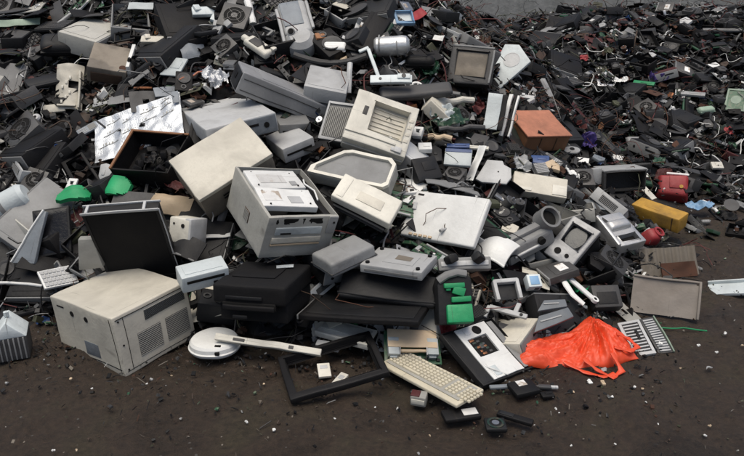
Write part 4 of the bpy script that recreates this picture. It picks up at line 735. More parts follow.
# orange plastic bag
def bagf(u, v):
    x = (u - .5) * .50; y = (v - .5) * .20; e = max(0, 1 - (2 * u - 1) ** 4) * max(0, 1 - (2 * v - 1) ** 2)
    xp, yp = x - .12, y - .05; r_ = math.hypot(xp, yp); th = math.atan2(yp, xp)
    rid = .07 * abs(noise.noise((th * 2.6, r_ * 5, 1.7))) + .045 * noise.noise((th * 6.5, r_ * 9, 4.1)) * min(1, r_ * 9) + .03 * abs(noise.noise((x * 11.3 + 5.1, y * 17.7 + .4, 2.2))) + .022 * abs(noise.noise((x * 31.3 + y * 12, y * 39.7, 6.2))) + .014 * abs(noise.noise((x * 57.3 - y * 31, y * 49.7, 3.2)))
    z = e ** .6 * (.016 + .56 * rid + .035 * math.exp(-((u - .78) / .13) ** 2) + .02 * math.exp(-((u - .12) / .12) ** 2))
    y2 = y * (.62 + .5 * sin(u * pi)) + .10 * (math.exp(-((u - .76) / .16) ** 2)) * (v) + .012 * noise.noise((x * 13, y * 9, 5)); return (x + .012 * noise.noise((x * 12, y * 15, 8)), y2, z)
g = G(); nu, nv = 150, 76; vs = [bagf(i / nu, j / nv) for j in range(nv + 1) for i in range(nu + 1)]; vs += [(x, y, z * .25 - .004) for x, y, z in vs]; m0 = (nu + 1) * (nv + 1)
fs = []
for j in range(nv):
    for i in range(nu):
        a = j * (nu + 1) + i; fs += [(a, a + 1, a + nu + 2, a + nu + 1), (m0 + a + nu + 1, m0 + a + nu + 2, m0 + a + 1, m0 + a)]
rim = [i for i in range(nu)] + [j * (nu + 1) + nu for j in range(nv)] + [nv * (nu + 1) + i for i in range(nu, 0, -1)] + [j * (nu + 1) for j in range(nv, 0, -1)]
for k in range(len(rim)): a, b = rim[k], rim[(k + 1) % len(rim)]; fs.append((b, a, a + m0, b + m0))
g._add(vs, fs, 0)
o = tag(g.out('plastic_bag', 'bagplastic'), 'crumpled bright orange red plastic carrier bag on the heap foot', 'plastic bag')
for pts in ([(.0, -.09, .04), (.03, -.15, .03), (.085, -.185, .014), (.135, -.16, .025), (.12, -.09, .06)], [(.15, -.04, .05), (.21, -.055, .035), (.265, -.02, .025), (.245, .025, .03), (.19, .04, .05)], [(-.08, -.09, .03), (-.02, -.15, .02), (.05, -.175, .012), (.1, -.17, .02)]):
    g = G(); q = [];  # smooth the strap
    for k in range(len(pts) - 1):
        for t in (0, .25, .5, .75): q.append(V(pts[k]).lerp(V(pts[k + 1]), t))
    q.append(V(pts[-1])); g.tube(q, [.011 + .004 * sin(k * 1.7) for k in range(len(q))], 0, 9, .45); g.out('handle', 'bagplastic', o)
placed(o, None, (.84, 2.56, .012), (6, 8, 0), (.5, .2, .16), 'the orange bag')
# left edge: finned white topped unit, silver tank
g = G(); g.box((0, 0, -.05), (.13, .12, .11), 0, .005); 
for k in range(7): g.box((-.055 + k * .018, -.062, -.05), (.006, .008, .1), 1, .002)
g.prism([(-.068, 0), (.068, 0), (0, .075)], -.062, .062, 2, .005, Matrix.Rotation(R(90), 4, 'X')); g.cyl((0, 0, .085), .01, .02, 2)
o = tag(g.out('charger_unit', ['darkgrey', 'grey', 'bluewhite']), 'dark ribbed unit with a white peaked top, alone on the dirt at left', 'charger'); placed(o, None, (-1.485, 2.56, .105), (20, 0, 0), (.13, .12, .2))
g = G(); g.lathe([(.001, -.12), (.05, -.12), (.065, -.1), (.07, 0), (.065, .1), (.05, .12), (.001, .12)], mt=Matrix.Rotation(R(60), 4, 'Y'), seg=28); g.ring((0, 0, 0), .078, .066, .02, 1, mt=Matrix.Rotation(R(60), 4, 'Y'))
o = tag(g.out('kettle_body', ['bluewhite', 'grey']), 'pale rounded metal can at the far left edge of the heap', 'metal can'); placed(o, None, atpix(6, 206, .1), (20, 10, 0), (.2, .14, .14), 'the pale rounded can')
g = G(); g.tube([(-.14, 0, 0), (-.03, .003, .004), (.06, .0, .002), (.13, -.012, 0)], .007, 0, 8); o = tag(g.out('plastic_rod', ['white']), 'white rod lying across the dark scrap, left edge above the dirt', 'rod'); placed(o, None, atpix(16, 284, .1), (0, 0, 2), (.26, .02, .02))
# green sheets
for px, py, sx, lab, eu in ((74, 197, .16, 'bright green bent plastic sheet, the left of two green pieces above the black screen', (10, 20, 0)), (119, 187, .13, 'bright green bent plastic sheet, the right of two green pieces above the black screen', (-20, 50, 0))):
    f = lambda x, y: .035 * max(0, 1 - (x / sx * 1.8) ** 2) + .016 * noise.noise((x * 13, y * 13, px)); g = G(); g.sheet(sx, .1, .022, f, 20, 14, 0, lambda u, v: (u - .5) ** 2 * 3.6 + (v - .5) ** 2 * 3.6 > 1.05 + .12 * sin(u * 7 + v * 5)); o = tag(g.out('green_sheet', 'brightgreen'), lab, 'plastic sheet', 'bright green plastic sheets'); placed(o, None, atpix(px, py, .09), eu, (sx, .1, .04), 'the ' + ('left' if px < 90 else 'right') + ' green sheet')
# canister, bracket, blue tray at the top
g = G(); g.lathe([(.001, -.1), (.045, -.1), (.055, -.088), (.057, 0), (.057, .06), (.05, .085), (.03, .1), (.001, .102)], mt=Matrix.Rotation(R(86), 4, 'Y'), seg=32)
for z in (-.07, .03): g.ring((z, 0, -z * .06), .0595, .055, .008, 1, mt=Matrix.Rotation(R(86), 4, 'Y'))
o = tag(g.out('gas_canister', ['aluminium', 'grey']), 'shiny silver cylindrical canister lying near the heap top', 'canister'); g = G(); g.tube([(.1, 0, 0), (.13, .02, .03), (.14, .0, .06), (.12, -.03, .05)], .005); g.tube([(.1, 0, -.02), (.14, .02, .0), (.15, 0, -.03)], .004); g.out('wire', 'charcoal', o)
placed(o, None, atpix(392, 46, .07), (-4, 0, 0), (.22, .12, .12), 'the silver canister')
g = G(); g.box((0, 0, 0), (.23, .05, .025), 0, .004); g.box((.07, .012, .014), (.07, .03, .012), 0, .003); g.cyl((-.06, 0, .013), .008, .004, 1); g.cyl((.07, .012, .021), .012, .004, 1); g.box((-.10, .11, .0), (.02, .2, .014), 0, .004, (0, 0, 18)); g.box((-.155, .2, .0), (.06, .02, .014), 0, .004, (0, 0, 30))
o = tag(g.out('mounting_bracket', ['bluewhite', 'darkgrey']), 'white L shaped metal bracket above the recessed pale printer', 'bracket'); placed(o, None, atpix(391, 80, .1), (-2, 45, 0), (.23, .05, .03), 'the white L shaped bracket')
g = G(); g.pocket((.12, .1, .03), (-.048, .048, -.038, .038), .02, 0, 1, .008); o = tag(g.out('plastic_tray', ['white', 'lightblue']), 'small white rimmed tray with a light blue inside, top of the heap', 'tray'); o.data.materials[0] = M['lightblue']; o.data.materials[1] = M['bluewhite']
g = G(); g.box((-.07, -.03, .0), (.04, .04, .02), 0, .004); g.out('handle', 'white', o); placed(o, None, atpix(404, 18, .1), (15, 45, 0), (.12, .1, .03), 'the light blue tray')
g = G(); g.sheet(.15, .06, .006, lambda x, y: .02 * sin(x * 20) + .015 * noise.noise((x * 20, y * 20, 1)), 16, 8); o = tag(g.out('fabric_scrap', 'red', jit=6), 'crumpled red scrap next to the light blue tray', 'fabric scrap'); placed(o, None, atpix(418, 14, .08), (60, 40, 0), (.12, .06, .04))
g = G(); g.lathe([(.001, -.03), (.02, -.025), (.034, 0), (.02, .025), (.001, .03)]); o = tag(g.out('red_ball', 'red', jit=9), 'small round bright red piece at the top edge left of the blue tray', 'plastic piece'); placed(o, None, atpix(383, 3, .06), (0, 0, 0), (.07, .07, .06))
# paper, sheets, pipes in the upper part: (name, material, pixel, size, euler, label, shape)
W = [('plastic_sheet', 'bluewhite', 174, 67, (.13, .13, .012), (-25, 40, 0), 'light blue square panel right of the stained tan box', 'p'), ('plastic_sheet', 'bluegrey', 165, 92, (.12, .07, .010), (25, 35, 0), 'thin blue grey panel just above the crinkled silver sheet', 'p'),
 ('plastic_pipe', 'orange', 193, 75, (.012, .2, .012), (-42, 10, 0), 'thin orange brown rod right of the light blue square panel', 'r'), ('metal_strip', 'copper', 143, 88, (.1, .02, .012), (5, 10, 0), 'short copper coloured strip under the stained tan box', 'p'),
 ('plastic_angle', 'beige', 158, 40, (.2, .045, .03), (-4, 45, 0), 'beige bent L shaped plastic piece above the light blue square panel', 'l'), ('paper_sheet', 'bluewhite', 141, 6, (.16, .07, .008), (0, 30, 0), 'pale crumpled paper at the top edge above the tan box', 's'),
 ('plastic_hood', 'bluegrey', 192, 48, (.15, .15, .04), (30, 45, 0), 'dark blue grey hood left of the cream telephone', 's'), ('foil_wrapper', 'foil', 214, 76, (.16, .15, .03), (40, 45, 0), 'crumpled shiny foil left of the long grey tower', 'c'),
 ('plastic_arc', 'palegreen', 18, 22, (.26, .05, .02), (12, 45, 0), 'yellow green curved strip at the top left corner', 's'), ('metal_link', 'lightgrey', 66, 18, (.03, .17, .02), (-40, 30, 0), 'grey angled metal arm near the top left corner', 'l'),
 ('plastic_drum', 'charcoal', 60, 45, (.22, .15, .1), (15, 30, 0), 'big rounded black tub left of the stained tan box', 'd'), ('bracket_cluster', 'bluewhite', 205, 12, (.15, .06, .03), (18, 45, 0), 'branched white bracket at the top edge above the telephone', 'l'),
 ('plastic_tube', 'white', 250, 12, (.045, .18, .03), (20, 45, 0), 'white upright tube at the top edge left of the rounded silver appliance', 'r'), ('metal_bracket', 'lightgrey', 218, 28, (.06, .09, .02), (-30, 45, 0), 'small pale bracket above the cream telephone tip', 'l'),
 ('plastic_bump', 'white', 335, 47, (.13, .06, .04), (-8, 45, 0), 'smooth white cap between the rounded silver appliance and the canister', 'd'), ('wood_piece', 'wood', 325, 37, (.12, .05, .03), (20, 30, 0), 'brown wooden piece behind the smooth white cap', 'p'),
 ('cable_duct', 'darkgrey', 330, 55, (.42, .04, .04), (-6, 0, 0), 'dark curved bar under the smooth white cap', 'r2'), ('plastic_post', 'lightgrey', 349, 78, (.03, .18, .03), (-4, 55, 0), 'pale upright post left of the recessed pale printer top', 'r'),
 ('long_cover', 'darkgrey', 416, 92, (.40, .10, .05), (9, 30, -4), 'long dark slate coloured cover above the recessed pale printer', 'd'), ('foam_tube', 'cream', 456, 101, (.22, .035, .03), (22, 20, 0), 'pale yellow tube behind the white board and above the green scraps', 'r'),
 ('metal_rod', 'darkgrey', 462, 128, (.26, .03, .03), (10, 15, 0), 'dark grey pipe lying across green scraps left of the orange box', 'r'), ('foam_tube', 'tan', 440, 137, (.12, .03, .03), (-14, 15, 0), 'short tan tube below the dark grey pipe', 'r'),
 ('plastic_strip', 'cream', 470, 147, (.2, .025, .015), (-20, 20, 0), 'narrow cream strip behind the white monitor stand', 'p'), ('fabric_scrap', 'darkred', 478, 106, (.07, .1, .03), (-20, 45, 0), 'dark red scrap left of the pale upright board', 'c'),
 ('plastic_sheet', 'darkgreen', 450, 118, (.22, .14, .02), (10, 40, 0), 'crumpled dark green plastic sheet behind the dark grey pipe', 'c'), ('plastic_bag', 'bluewhite', 443, 112, (.16, .12, .03), (20, 40, 0), 'crumpled clear pale plastic left of the pale yellow tube', 'c'),
 ('plastic_sheet', 'darkgreen', 428, 66, (.14, .14, .03), (0, 45, 0), 'dark green plastic scrap left of the dark tube monitor', 'c'), ('paper_tag', 'white', 438, 39, (.07, .07, .01), (-30, 40, 0), 'small bright white tag above the dark green plastic scrap', 's'),
 ('dark_cylinder', 'black', 420, 62, (.17, .08, .08), (-5, 20, 0), 'black rounded drum under the silver canister', 'd'), ('mouse', 'lightgrey', 545, 87, (.05, .19, .03), (28, 45, 0), 'grey oblong handset right of the five sided white panel', 'p'),
 ('white_corner', 'lightgrey', 527, 98, (.1, .03, .03), (-40, 30, 0), 'pale angled corner piece below the grey oblong handset', 'l'), ('blue_laptop', 'bluewhite', 458, 158, (.14, .1, .02), (-12, 40, 0), 'pale blue lid with a dark blue band right of the recessed pale printer', 'b'),
 ('white_box', 'white', 425, 148, (.07, .05, .03), (5, 30, 0), 'small white box above the pale blue lid', 'p'), ('plug_housing', 'white', 418, 133, (.05, .06, .03), (-20, 40, 0), 'white plug housing touching the recessed pale printer corner', 'h'),
 ('stand_blade', 'white', 476, 163, (.045, .2, .022), (-36, 48, 12), 'white curved blade of a monitor stand under the dark grey pipe', 's'), ('stand_foot', 'lightgrey', 494, 172, (.18, .14, .014), (-15, 38, 0), 'rounded pale monitor foot between the stand blade and the tan plank', 'f'),
 ('dark_monitor', 'charcoal', 425, 170, (.14, .12, .05), (30, 50, 0), 'dark grey angular housing right of the long grey tray', 'p'), ('fabric_bag', 'purple', 585, 142, (.14, .13, .05), (0, 40, 0), 'crumpled purple cloth right of the orange topped box', 'c'),
 ('red_scrap', 'darkred', 574, 123, (.12, .05, .03), (10, 40, 0), 'dark red scrap directly behind the purple cloth', 'c'), ('tan_scrap', 'wood', 601, 127, (.05, .07, .03), (-20, 40, 0), 'tan scrap right of the purple cloth', 'c'),
 ('white_card', 'white', 583, 160, (.07, .04, .006), (-20, 30, 0), 'bright white card under the purple cloth', 's'), ('white_tag', 'white', 617, 158, (.07, .05, .01), (-35, 30, 0), 'bright white torn tag above the open grey cabinet', 's'),
 ('plastic_bowl', 'grey', 634, 141, (.11, .07, .05), (0, 30, 0), 'grey bowl shaped cap above the open grey cabinet', 'd'), ('green_bar', 'green', 644, 83, (.17, .04, .015), (-38, 30, 0), 'dull green bar in the middle of the far heap', 'p'),
 ('blue_scrap', 'purple', 659, 77, (.16, .09, .04), (-10, 40, 0), 'dark blue crumpled scrap right of the dull green bar', 'c'), ('green_board', 'palegreen', 736, 100, (.15, .2, .012), (-30, 45, 0), 'pale green framed board at the right edge of the far heap', 'g'),
 ('white_shard', 'white', 713, 65, (.15, .05, .01), (38, 30, 0), 'long bright white shard on the right of the far heap', 's'), ('red_scrap', 'red', 584, 58, (.09, .06, .02), (0, 40, 0), 'red scrap left part of the far heap', 'c'),
 ('pale_cylinder', 'palegreen', 706, 110, (.14, .06, .05), (20, 20, 0), 'pale green rounded tube on the far heap right of centre', 'd'), ('pale_strip', 'lightgrey', 693, 94, (.18, .05, .02), (-28, 20, 0), 'light grey slanting strip left of the pale green rounded tube', 'p'),
 ('white_scrap', 'white', 672, 110, (.07, .05, .02), (30, 40, 0), 'small bright white scrap left of the light grey slanting strip', 'c'), ('plank_far', 'grey', 722, 30, (.34, .04, .02), (-8, 20, 0), 'long pale grey bar at the top right of the far heap', 'p'),
 ('white_strip', 'white', 582, 75, (.09, .03, .012), (15, 30, 0), 'short white strip on the left of the far heap', 's'), ('pole', 'brown', 634, 45, (.012, .30, .012), (-25, 50, 0), 'thin reddish brown pole rising from the dull green bar', 'r'),
 ('white_card', 'white', 475, 37, (.07, .035, .008), (5, 40, 0), 'small white card directly above the dark tube monitor', 's'), ('green_scrap', 'darkgreen', 505, 35, (.15, .05, .04), (0, 40, 0), 'green scrap behind the five sided white panel', 'c'),
 ('beige_tile', 'cream', 717, 166, (.08, .06, .02), (0, 30, 0), 'small cream tile right of the dull red box', 'p'), ('blue_bag', 'lightblue', 700, 205, (.18, .09, .02), (-10, 20, 0), 'pale blue plastic scrap right of the yellow block', 'c'),
 ('white_strip', 'white', 710, 206, (.02, .12, .01), (28, 20, 0), 'narrow white strip leaning past the pale blue scrap', 'r'), ('white_tag', 'cream', 649, 193, (.05, .1, .01), (35, 30, 0), 'cream label strip between the yellow block and the dull red box', 's'),
 ('plastic_cover', 'bluegrey', 600, 205, (.2, .07, .01), (-14, 25, 0), 'blue grey flat cover above the silver player shell', 's'), ('dark_red_cloth', 'darkred', 178, 186, (.16, .06, .02), (-25, 30, 0), 'dark red cloth above the crumpled cream cloth', 'c'),
 ('white_strap', 'white', 216, 235, (.13, .03, .01), (12, 10, 0), 'short white strap left of the open grey computer case foot', 's'), ('keyed_card', 'lightgrey', 120, 196, (.03, .14, .012), (38, 35, 0), 'grey bar reaching down from the right green sheet', 'p'),
 ('wall_socket', 'white', 72, 184, (.05, .06, .012), (-12, 40, 0), 'white plate with a dark square hole above the left green sheet', 'h'), ('round_knob', 'lightgrey', 36, 118, (.05, .05, .03), (0, 45, 0), 'small round grey knob below the yellowish holed shell', 'k'),
 ('white_scrap', 'bluewhite', 546, 334, (.06, .06, .03), (0, 30, 0), 'pale lump just behind the left half of the orange bag', 'c'), ('cream_tile', 'cream', 566, 338, (.06, .05, .01), (20, 20, 0), 'small cream piece touching the orange bag back', 's'),
 ('green_rod', 'green', 672, 328, (.30, .007, .007), (-5, 0, 0), 'thin long green rod on the dirt below the mud stained board', 'r'), ('white_chip', 'white', 589, 382, (.02, .03, .01), (10, 0, 0), 'small white chip in front of the orange bag handles', 'p'),
 ('cream_chip', 'tan', 603, 383, (.014, .03, .01), (5, 0, 0), 'small tan chip in front of the orange bag handles', 'p'), ('green_leaf', 'green', 576, 380, (.05, .012, .004), (15, 0, 0), 'small green sliver in front of the orange bag', 's'),
 ('grey_stone', 'lightgrey', 710, 367, (.045, .02, .014), (35, 0, 0), 'pale oblong chip alone on the dirt, right foreground', 'c'), ('black_chip', 'black', 547, 395, (.05, .035, .012), (10, 0, 0), 'small black chip left of the orange bag front', 'p'),
 ('plastic_disc', 'lightgrey', 572, 150, (.1, .07, .02), (0, 20, 0), 'pale oval cap under the orange topped box', 'k'), ('blue_chip', 'blue', 540, 160, (.1, .06, .02), (-12, 30, 0), 'dark blue piece left under the orange topped box', 'p'),
 ('dark_blue_band', 'blue', 458, 146, (.12, .03, .012), (-5, 30, 0), 'dark blue strip along the top of the pale blue lid', 'p')]
for nm, mt, px, py, dm, eu, lab, sh in W:
    a, b, c = dm; g = G(); jit = 0; mats = [mt, 'hole']
    if sh == 'p': g.box((0, 0, 0), dm, 0, .003); g.box((a * .1, b * .1, c / 2 + .001), (a * .5, b * .4, .003), 0, .001)
    elif sh == 'r':
        L0 = max(dm); v = V((1, 0, 0)) if a > b else V((0, 1, 0)); rr = sorted(dm)[1] / 2; g.tube([v * (L0 * (k / 6 - .5)) + V((0, 0, .006 * sin(k * 1.9))) for k in range(7)], rr, 0, 10)
    elif sh == 'r2': g.tube([V((a * (k / 8 - .5), 0, -.05 * sin(k / 8 * pi))) for k in range(9)], b / 2, 0, 10)
    elif sh == 'l': g.box((0, 0, 0), dm, 0, .004); g.box((a * .4, -b * .8, 0) if a > b else (a * .9, b * .4, 0), (min(a, b) * .9, max(a, b) * .45, c), 0, .004, (0, 0, -30)); g.box((-a * .3, b * .3, c * .4), (min(a, b) * .7,) * 2 + (c * .8,), 0, .003, (0, 20, 20))
    elif sh == 's': ph = px * .37; f = lambda x, y: c * (.6 * sin(x / a * 3 + ph) * cos(y / b * 1.5) + .5 * noise.noise((x * 14, y * 14, ph))); g.sheet(a, b, .004, f, 14, 12)
    elif sh == 'c':
        ph = px * .37; f = lambda x, y: c * 1.6 * (noise.noise((x * 26, y * 26, ph)) + .5 * abs(noise.noise((x * 55, y * 55, ph)))); g.sheet(a, b, .004, f, 22, 18, 0, lambda u, v: (2 * u - 1) ** 2 + (2 * v - 1) ** 2 > .8 + .5 * noise.noise((u * 4, v * 4, ph))); jit = ph
    elif sh == 'd': g.box((0, 0, 0), dm, 0, min(dm) * .42, seg=5); g.box((0, 0, 0), (a * .98, b * 1.02, c * .08), 0, .001)
    elif sh == 'b': g.box((0, 0, 0), dm, 0, .004); g.box((0, b * .38, c / 2 + .001), (a * .96, b * .2, .003), 1, .001); mats = [mt, 'blue']
    elif sh == 'h': g.pocket(dm, (-a * .2, a * .2, -b * .15, b * .2), c * .7, 0, 1, .003)
    elif sh == 'g': g.pocket(dm, (-a * .4, a * .4, -b * .42, b * .42), c * .5, 0, 1, .002); mats = [mt, 'pcb']; g.cyl((0, 0, 0), a * .25, c * .8, 0)
    elif sh == 'f': g.prism([(-a * .5, -b * .38), (-a * .3, -b * .5), (a * .38, -b * .5), (a * .5, -b * .2), (a * .46, b * .2), (a * .25, b * .34), (a * .2, b * .5), (-a * .25, b * .5), (-a * .3, b * .3)], -c / 2, c / 2, 0, .003); g.cyl((.02, 0, c / 2), .004, .003, 1)
    elif sh == 'k': g.lathe([(.001, -c / 2), (a * .4, -c / 2), (a / 2, -c * .2), (a / 2, c * .2), (a * .36, c / 2), (.001, c / 2)], sy=b / a); g.cyl((0, 0, c / 2), a * .15, .002, 1)
    nm = {'white_card': 'card', 'red_scrap': 'fabric_scrap', 'white_scrap': 'plastic_scrap', 'white_strip': 'plastic_strip', 'white_tag': 'paper_tag', 'tan_scrap': 'fabric_scrap', 'white_shard': 'plastic_shard', 'mouse': 'handset', 'plank_far': 'metal_bar', 'white_corner': 'corner_piece', 'blue_laptop': 'laptop', 'white_box': 'small_box', 'stand_blade': 'monitor_stand', 'stand_foot': 'monitor_stand', 'dark_monitor': 'plastic_housing'}.get(nm, nm)
    o = tag(g.out(nm, mats, jit=jit if sh == 'c' else 0), lab, nm.replace('_', ' ') if len(nm.split('_')) < 3 else nm.split('_')[-1])
    p = atpix(px, py, .07 if py < 300 else max(.004, c / 2 + .002)); placed(o, None, p, eu, dm)
    if max(dm) > .12 and 'white' not in nm: LM.append((p, 'the ' + {'p': '', }.get(sh, '') + lab.split(',')[0].split(' above')[0].split(' under')[0].split(' below')[0].split(' behind')[0].split(' right of')[0].split(' left of')[0].split(' between')[0].split(' near')[0].split(' lying')[0].split(' on the')[0].split(' with')[0].split(' touching')[0].split(' left part')[0].split(' in the')[0].split(' at the')[0].split(' just')[0].split(' rising')[0].split(' directly')[0].split(' reaching')[0].split(' leaning')[0], max(dm)))
# ---------------------------------------------------------------- small scrap: one prototype per kind and shape, then a thing per piece
rnd = random.Random(5)
def U(a, b): return rnd.uniform(a, b)
def spec(g, name, mats, jit=0): return [name, g.mesh(name, True, jit), [M[m] for m in mats]]
def p_board(k):
    w, d = U(.1, .2), U(.07, .14); g = G(); g.box((0, 0, 0), (w, d, .003), 0, .0005)
    a = [spec(g, 'circuit_board', ['pcb'])]; g = G()
    for q in range(14): hh = U(.005, .012); g.box((U(-w, w) * .42, U(-d, d) * .4, .001 + hh / 2), (U(.012, .03), U(.010, .02), hh), q % 3, .0008, seg=1)
    g.box((0, 0, .0022), (w * .84, d * .05, .0015), 0, 0); g.box((0, 0, .0022), (w * .05, d * .8, .0015), 0, 0)
    for q in (-.3, .3): g.box((0, d * q, .0022), (w * .84, d * .03, .0015), 0, 0)
    a.append(spec(g, 'components', ['black', 'darksteel', 'label'])); g = G(); g.box((0, -d * .46, .006), (w * .7, .01, .012), 0, .001); g.box((w * .4, 0, .007), (.02, d * .3, .014), 0, .001); a.append(spec(g, 'connector', ['lightgrey'])); return a
def p_drive(k):
    w, d, h = (.148, .17, .041) if k % 2 else (.10, .145, .026); g = G(); g.box((0, 0, 0), (w, d, h), 0, .002); g.box((0, .01, h / 2 + .001), (w * .8, d * .6, .002), 0, .001)
    a = [spec(g, 'disc_drive', ['darksteel'])]; g = G(); g.box((0, -d / 2 - .003, 0), (w, .008, h), 0, .001); g.box((0, -d / 2 - .008, .003), (w * .85, .003, .004), 1, 0); a.append(spec(g, 'bezel', ['grey', 'hole']))
    g = G(); g.box((0, .02, h / 2 + .0028), (w * .5, d * .3, .001), 0, 0); a.append(spec(g, 'label_plate', ['label'])); return a
def p_shell(k):
    w, d, h = U(.14, .26), U(.10, .2), U(.04, .09); g = G(); g.pocket((w, d, h), (-w / 2 + .006, w / 2 - .006, -d / 2 + .006, d / 2 - .006), h * .85, 0, 0, .003)
    for q in range(3): g.box((U(-w, w) * .3, U(-d, d) * .3, -h * .2), (.02, .02, h * .4), 0, .002)
    a = [spec(g, 'plastic_housing', ['grey'], jit=k + 1)]; g = G(); slats(g, (0, -d / 2, 0), w * .5, h * .5, 5, '-y', 0, 1); a.append(spec(g, 'vent', ['hole', 'grey'], jit=k + 1)); return a
def p_panel(k):
    w, d = U(.14, .3), U(.08, .18); q = U(0, 20); f = lambda x, y: .012 * sin(x * 11 + q) + .012 * noise.noise((x * 8, y * 8, q)); g = G(); g.sheet(w, d, .004, f, 16, 10, 0, (lambda u, v: u > .7 and v > .6) if k % 2 else (lambda u, v: abs(u - .4) < .12 and abs(v - .5) < .15))
    return [spec(g, 'bent_sheet', ['grey'])]
def p_bracket(k):
    l = U(.1, .22); g = G(); g.box((0, 0, 0), (l, .025, .004), 0, .001); g.box((l / 2, .0, .02), (.004, .025, .044), 0, .001); g.box((-l / 2 + .02, .03, 0), (.025, .06, .004), 0, .001)
    for q in range(3): g.cyl((-l * .3 + q * l * .25, 0, .0025), .006, .002, 1, seg=10)
    return [spec(g, 'metal_bracket', ['steel', 'hole'])]
def p_psu(k):
    g = G(); g.box((0, 0, 0), (.15, .14, .086), 0, .002); g.box((0, .0705, 0), (.1, .003, .05), 1, 0); a = [spec(g, 'power_supply', ['darksteel', 'hole'])]
    g = G(); g.cyl((0, 0, .0435), .055, .002, 0, seg=28); 
    for r in (.054, .034): g.ring((0, 0, .0455), r, r - .002, .002, 1)
    g.box((0, 0, .0455), (.108, .002, .002), 1, 0, (0, 0, 45)); g.box((0, 0, .0455), (.108, .002, .002), 1, 0, (0, 0, -45)); g.cyl((0, 0, .045), .016, .003, 1)
    a.append(spec(g, 'fan_grille', ['hole', 'darksteel'])); return a
def p_rod(k):
    l = U(.15, .34); g = G(); r = U(.005, .013); g.tube([(l * (q / 7 - .5), .012 * sin(q * 1.3 + k), .006 * cos(q * 2.)) for q in range(8)], r, 0, 9); g.cyl((l / 2, .012 * sin(7 * 1.3 + k), .006 * cos(14)), r * 1.35, .02, 0, 'x', 12)
    return [spec(g, 'plastic_rod', ['grey'])]
def p_frame(k):
    w, d = U(.16, .28), U(.12, .2); g = G(); g.pocket((w, d, .02), (-w / 2 + .018, w / 2 - .018, -d / 2 + .02, d / 2 - .016), 0, 0, None, .004, True); return [spec(g, 'screen_surround', ['charcoal'], jit=k + 1)]
def p_mouse(k):
    g = G(); g.lathe([(.001, -.012), (.028, -.012), (.032, -.006), (.03, .006), (.02, .016), (.001, .02)], sy=1.7, seg=24); g.box((0, -.03, .017), (.004, .02, .006), 1, .001)
    g.tube([(0, -.05, 0), (.01, -.08, .005), (.04, -.1, -.005), (.05, -.15, 0)], .0022, 1, 6); return [spec(g, 'computer_mouse', ['beige', 'charcoal'])]
def p_phone(k):
    g = G(); g.box((0, 0, 0), (.05, .12, .018), 0, .006, seg=2); a = [spec(g, 'handset', ['charcoal'])]; g = G(); g.box((0, .025, .0095), (.036, .04, .001), 0, 0); a.append(spec(g, 'display', ['glass'])); g = G()
    for q in range(12): g.box(((q % 3 - 1) * .012, -.012 - q // 3 * .011, .0095), (.009, .007, .002), 0, .0005, seg=1)
    a.append(spec(g, 'keys', ['lightgrey'])); return a
def p_toner(k):
    g = G(); l = U(.24, .33); g.box((0, 0, 0), (l, .09, .05), 0, .01, seg=2); g.box((0, .05, .012), (l * .95, .03, .02), 0, .006); a = [spec(g, 'toner_cartridge', ['charcoal'])]; g = G(); g.cyl((0, -.05, -.01), .014, l * .93, 0, 'x', 16); a.append(spec(g, 'drum', ['darkgreen'])); return a
def p_fan(k):
    g = G(); s = .08; g.ring((0, 0, 0), .038, .036, .025, 0); 
    for x, y in ((-1, -1), (1, -1), (1, 1), (-1, 1)): g.box((x * .033, y * .033, 0), (.015, .015, .025), 0, .002)
    g.cyl((0, 0, 0), .014, .022, 0); a = [spec(g, 'cooling_fan', ['charcoal'])]; g = G()
    for q in range(7): an = q * 2 * pi / 7; g.box((.025 * cos(an), .025 * sin(an), 0), (.022, .012, .002), 0, 0, (28, 0, math.degrees(an)))
    a.append(spec(g, 'blades', ['black'])); return a
def p_case(k):
    w, d, h = U(.2, .32), U(.16, .26), U(.06, .11); g = G(); g.box((0, 0, 0), (w, d, h), 0, .005); g.box((0, 0, h / 2 + .001), (w * .85, d * .8, .002), 0, .001); a = [spec(g, 'equipment_case', ['lightgrey'])]
    g = G(); g.box((0, -d / 2 - .003, 0), (w * .98, .008, h * .92), 0, .003); g.box((w * .2, -d / 2 - .008, h * .1), (w * .3, .003, h * .14), 1, .001); g.cyl((-w * .3, -d / 2 - .008, 0), .009, .004, 1, 'y', 12); a.append(spec(g, 'front_panel', ['grey', 'hole'])); return a
def p_speaker(k):
    g = G(); g.box((0, 0, 0), (.11, .16, .1), 0, .006); a = [spec(g, 'loudspeaker', ['charcoal'])]; g = G(); g.lathe([(.001, .0), (.02, -.004), (.038, .006), (.042, .006), (.042, 0)], (0, -.02, .052)); g.ring((0, .05, .052), .018, .01, .006, 0); a.append(spec(g, 'cone', ['darkgrey'])); return a
def p_cloth(k):
    s = U(.10, .2); q = U(0, 90); f = lambda x, y: .035 * noise.noise((x * 20, y * 20, q)) + .03 * abs(noise.noise((x * 42, y * 42, q))); g = G(); g.sheet(s, s * U(.6, 1), .004, f, 20, 16, 0, lambda u, v: (2 * u - 1) ** 2 + (2 * v - 1) ** 2 > .8 + .5 * noise.noise((u * 4, v * 4, q)))
    return [spec(g, 'plastic_scrap', ['charcoal'], jit=q)]
def p_gear(k):
    g = G(); r = U(.02, .05); g.ring((0, 0, 0), r, r * .75, .012, 0); g.cyl((0, 0, 0), r * .3, .02, 0)
    for q in range(5): an = q * 2 * pi / 5; g.box((r * .5 * cos(an), r * .5 * sin(an), 0), (r * .6, .006, .008), 0, 0, (0, 0, math.degrees(an)))
    return [spec(g, 'reel', ['grey'])]
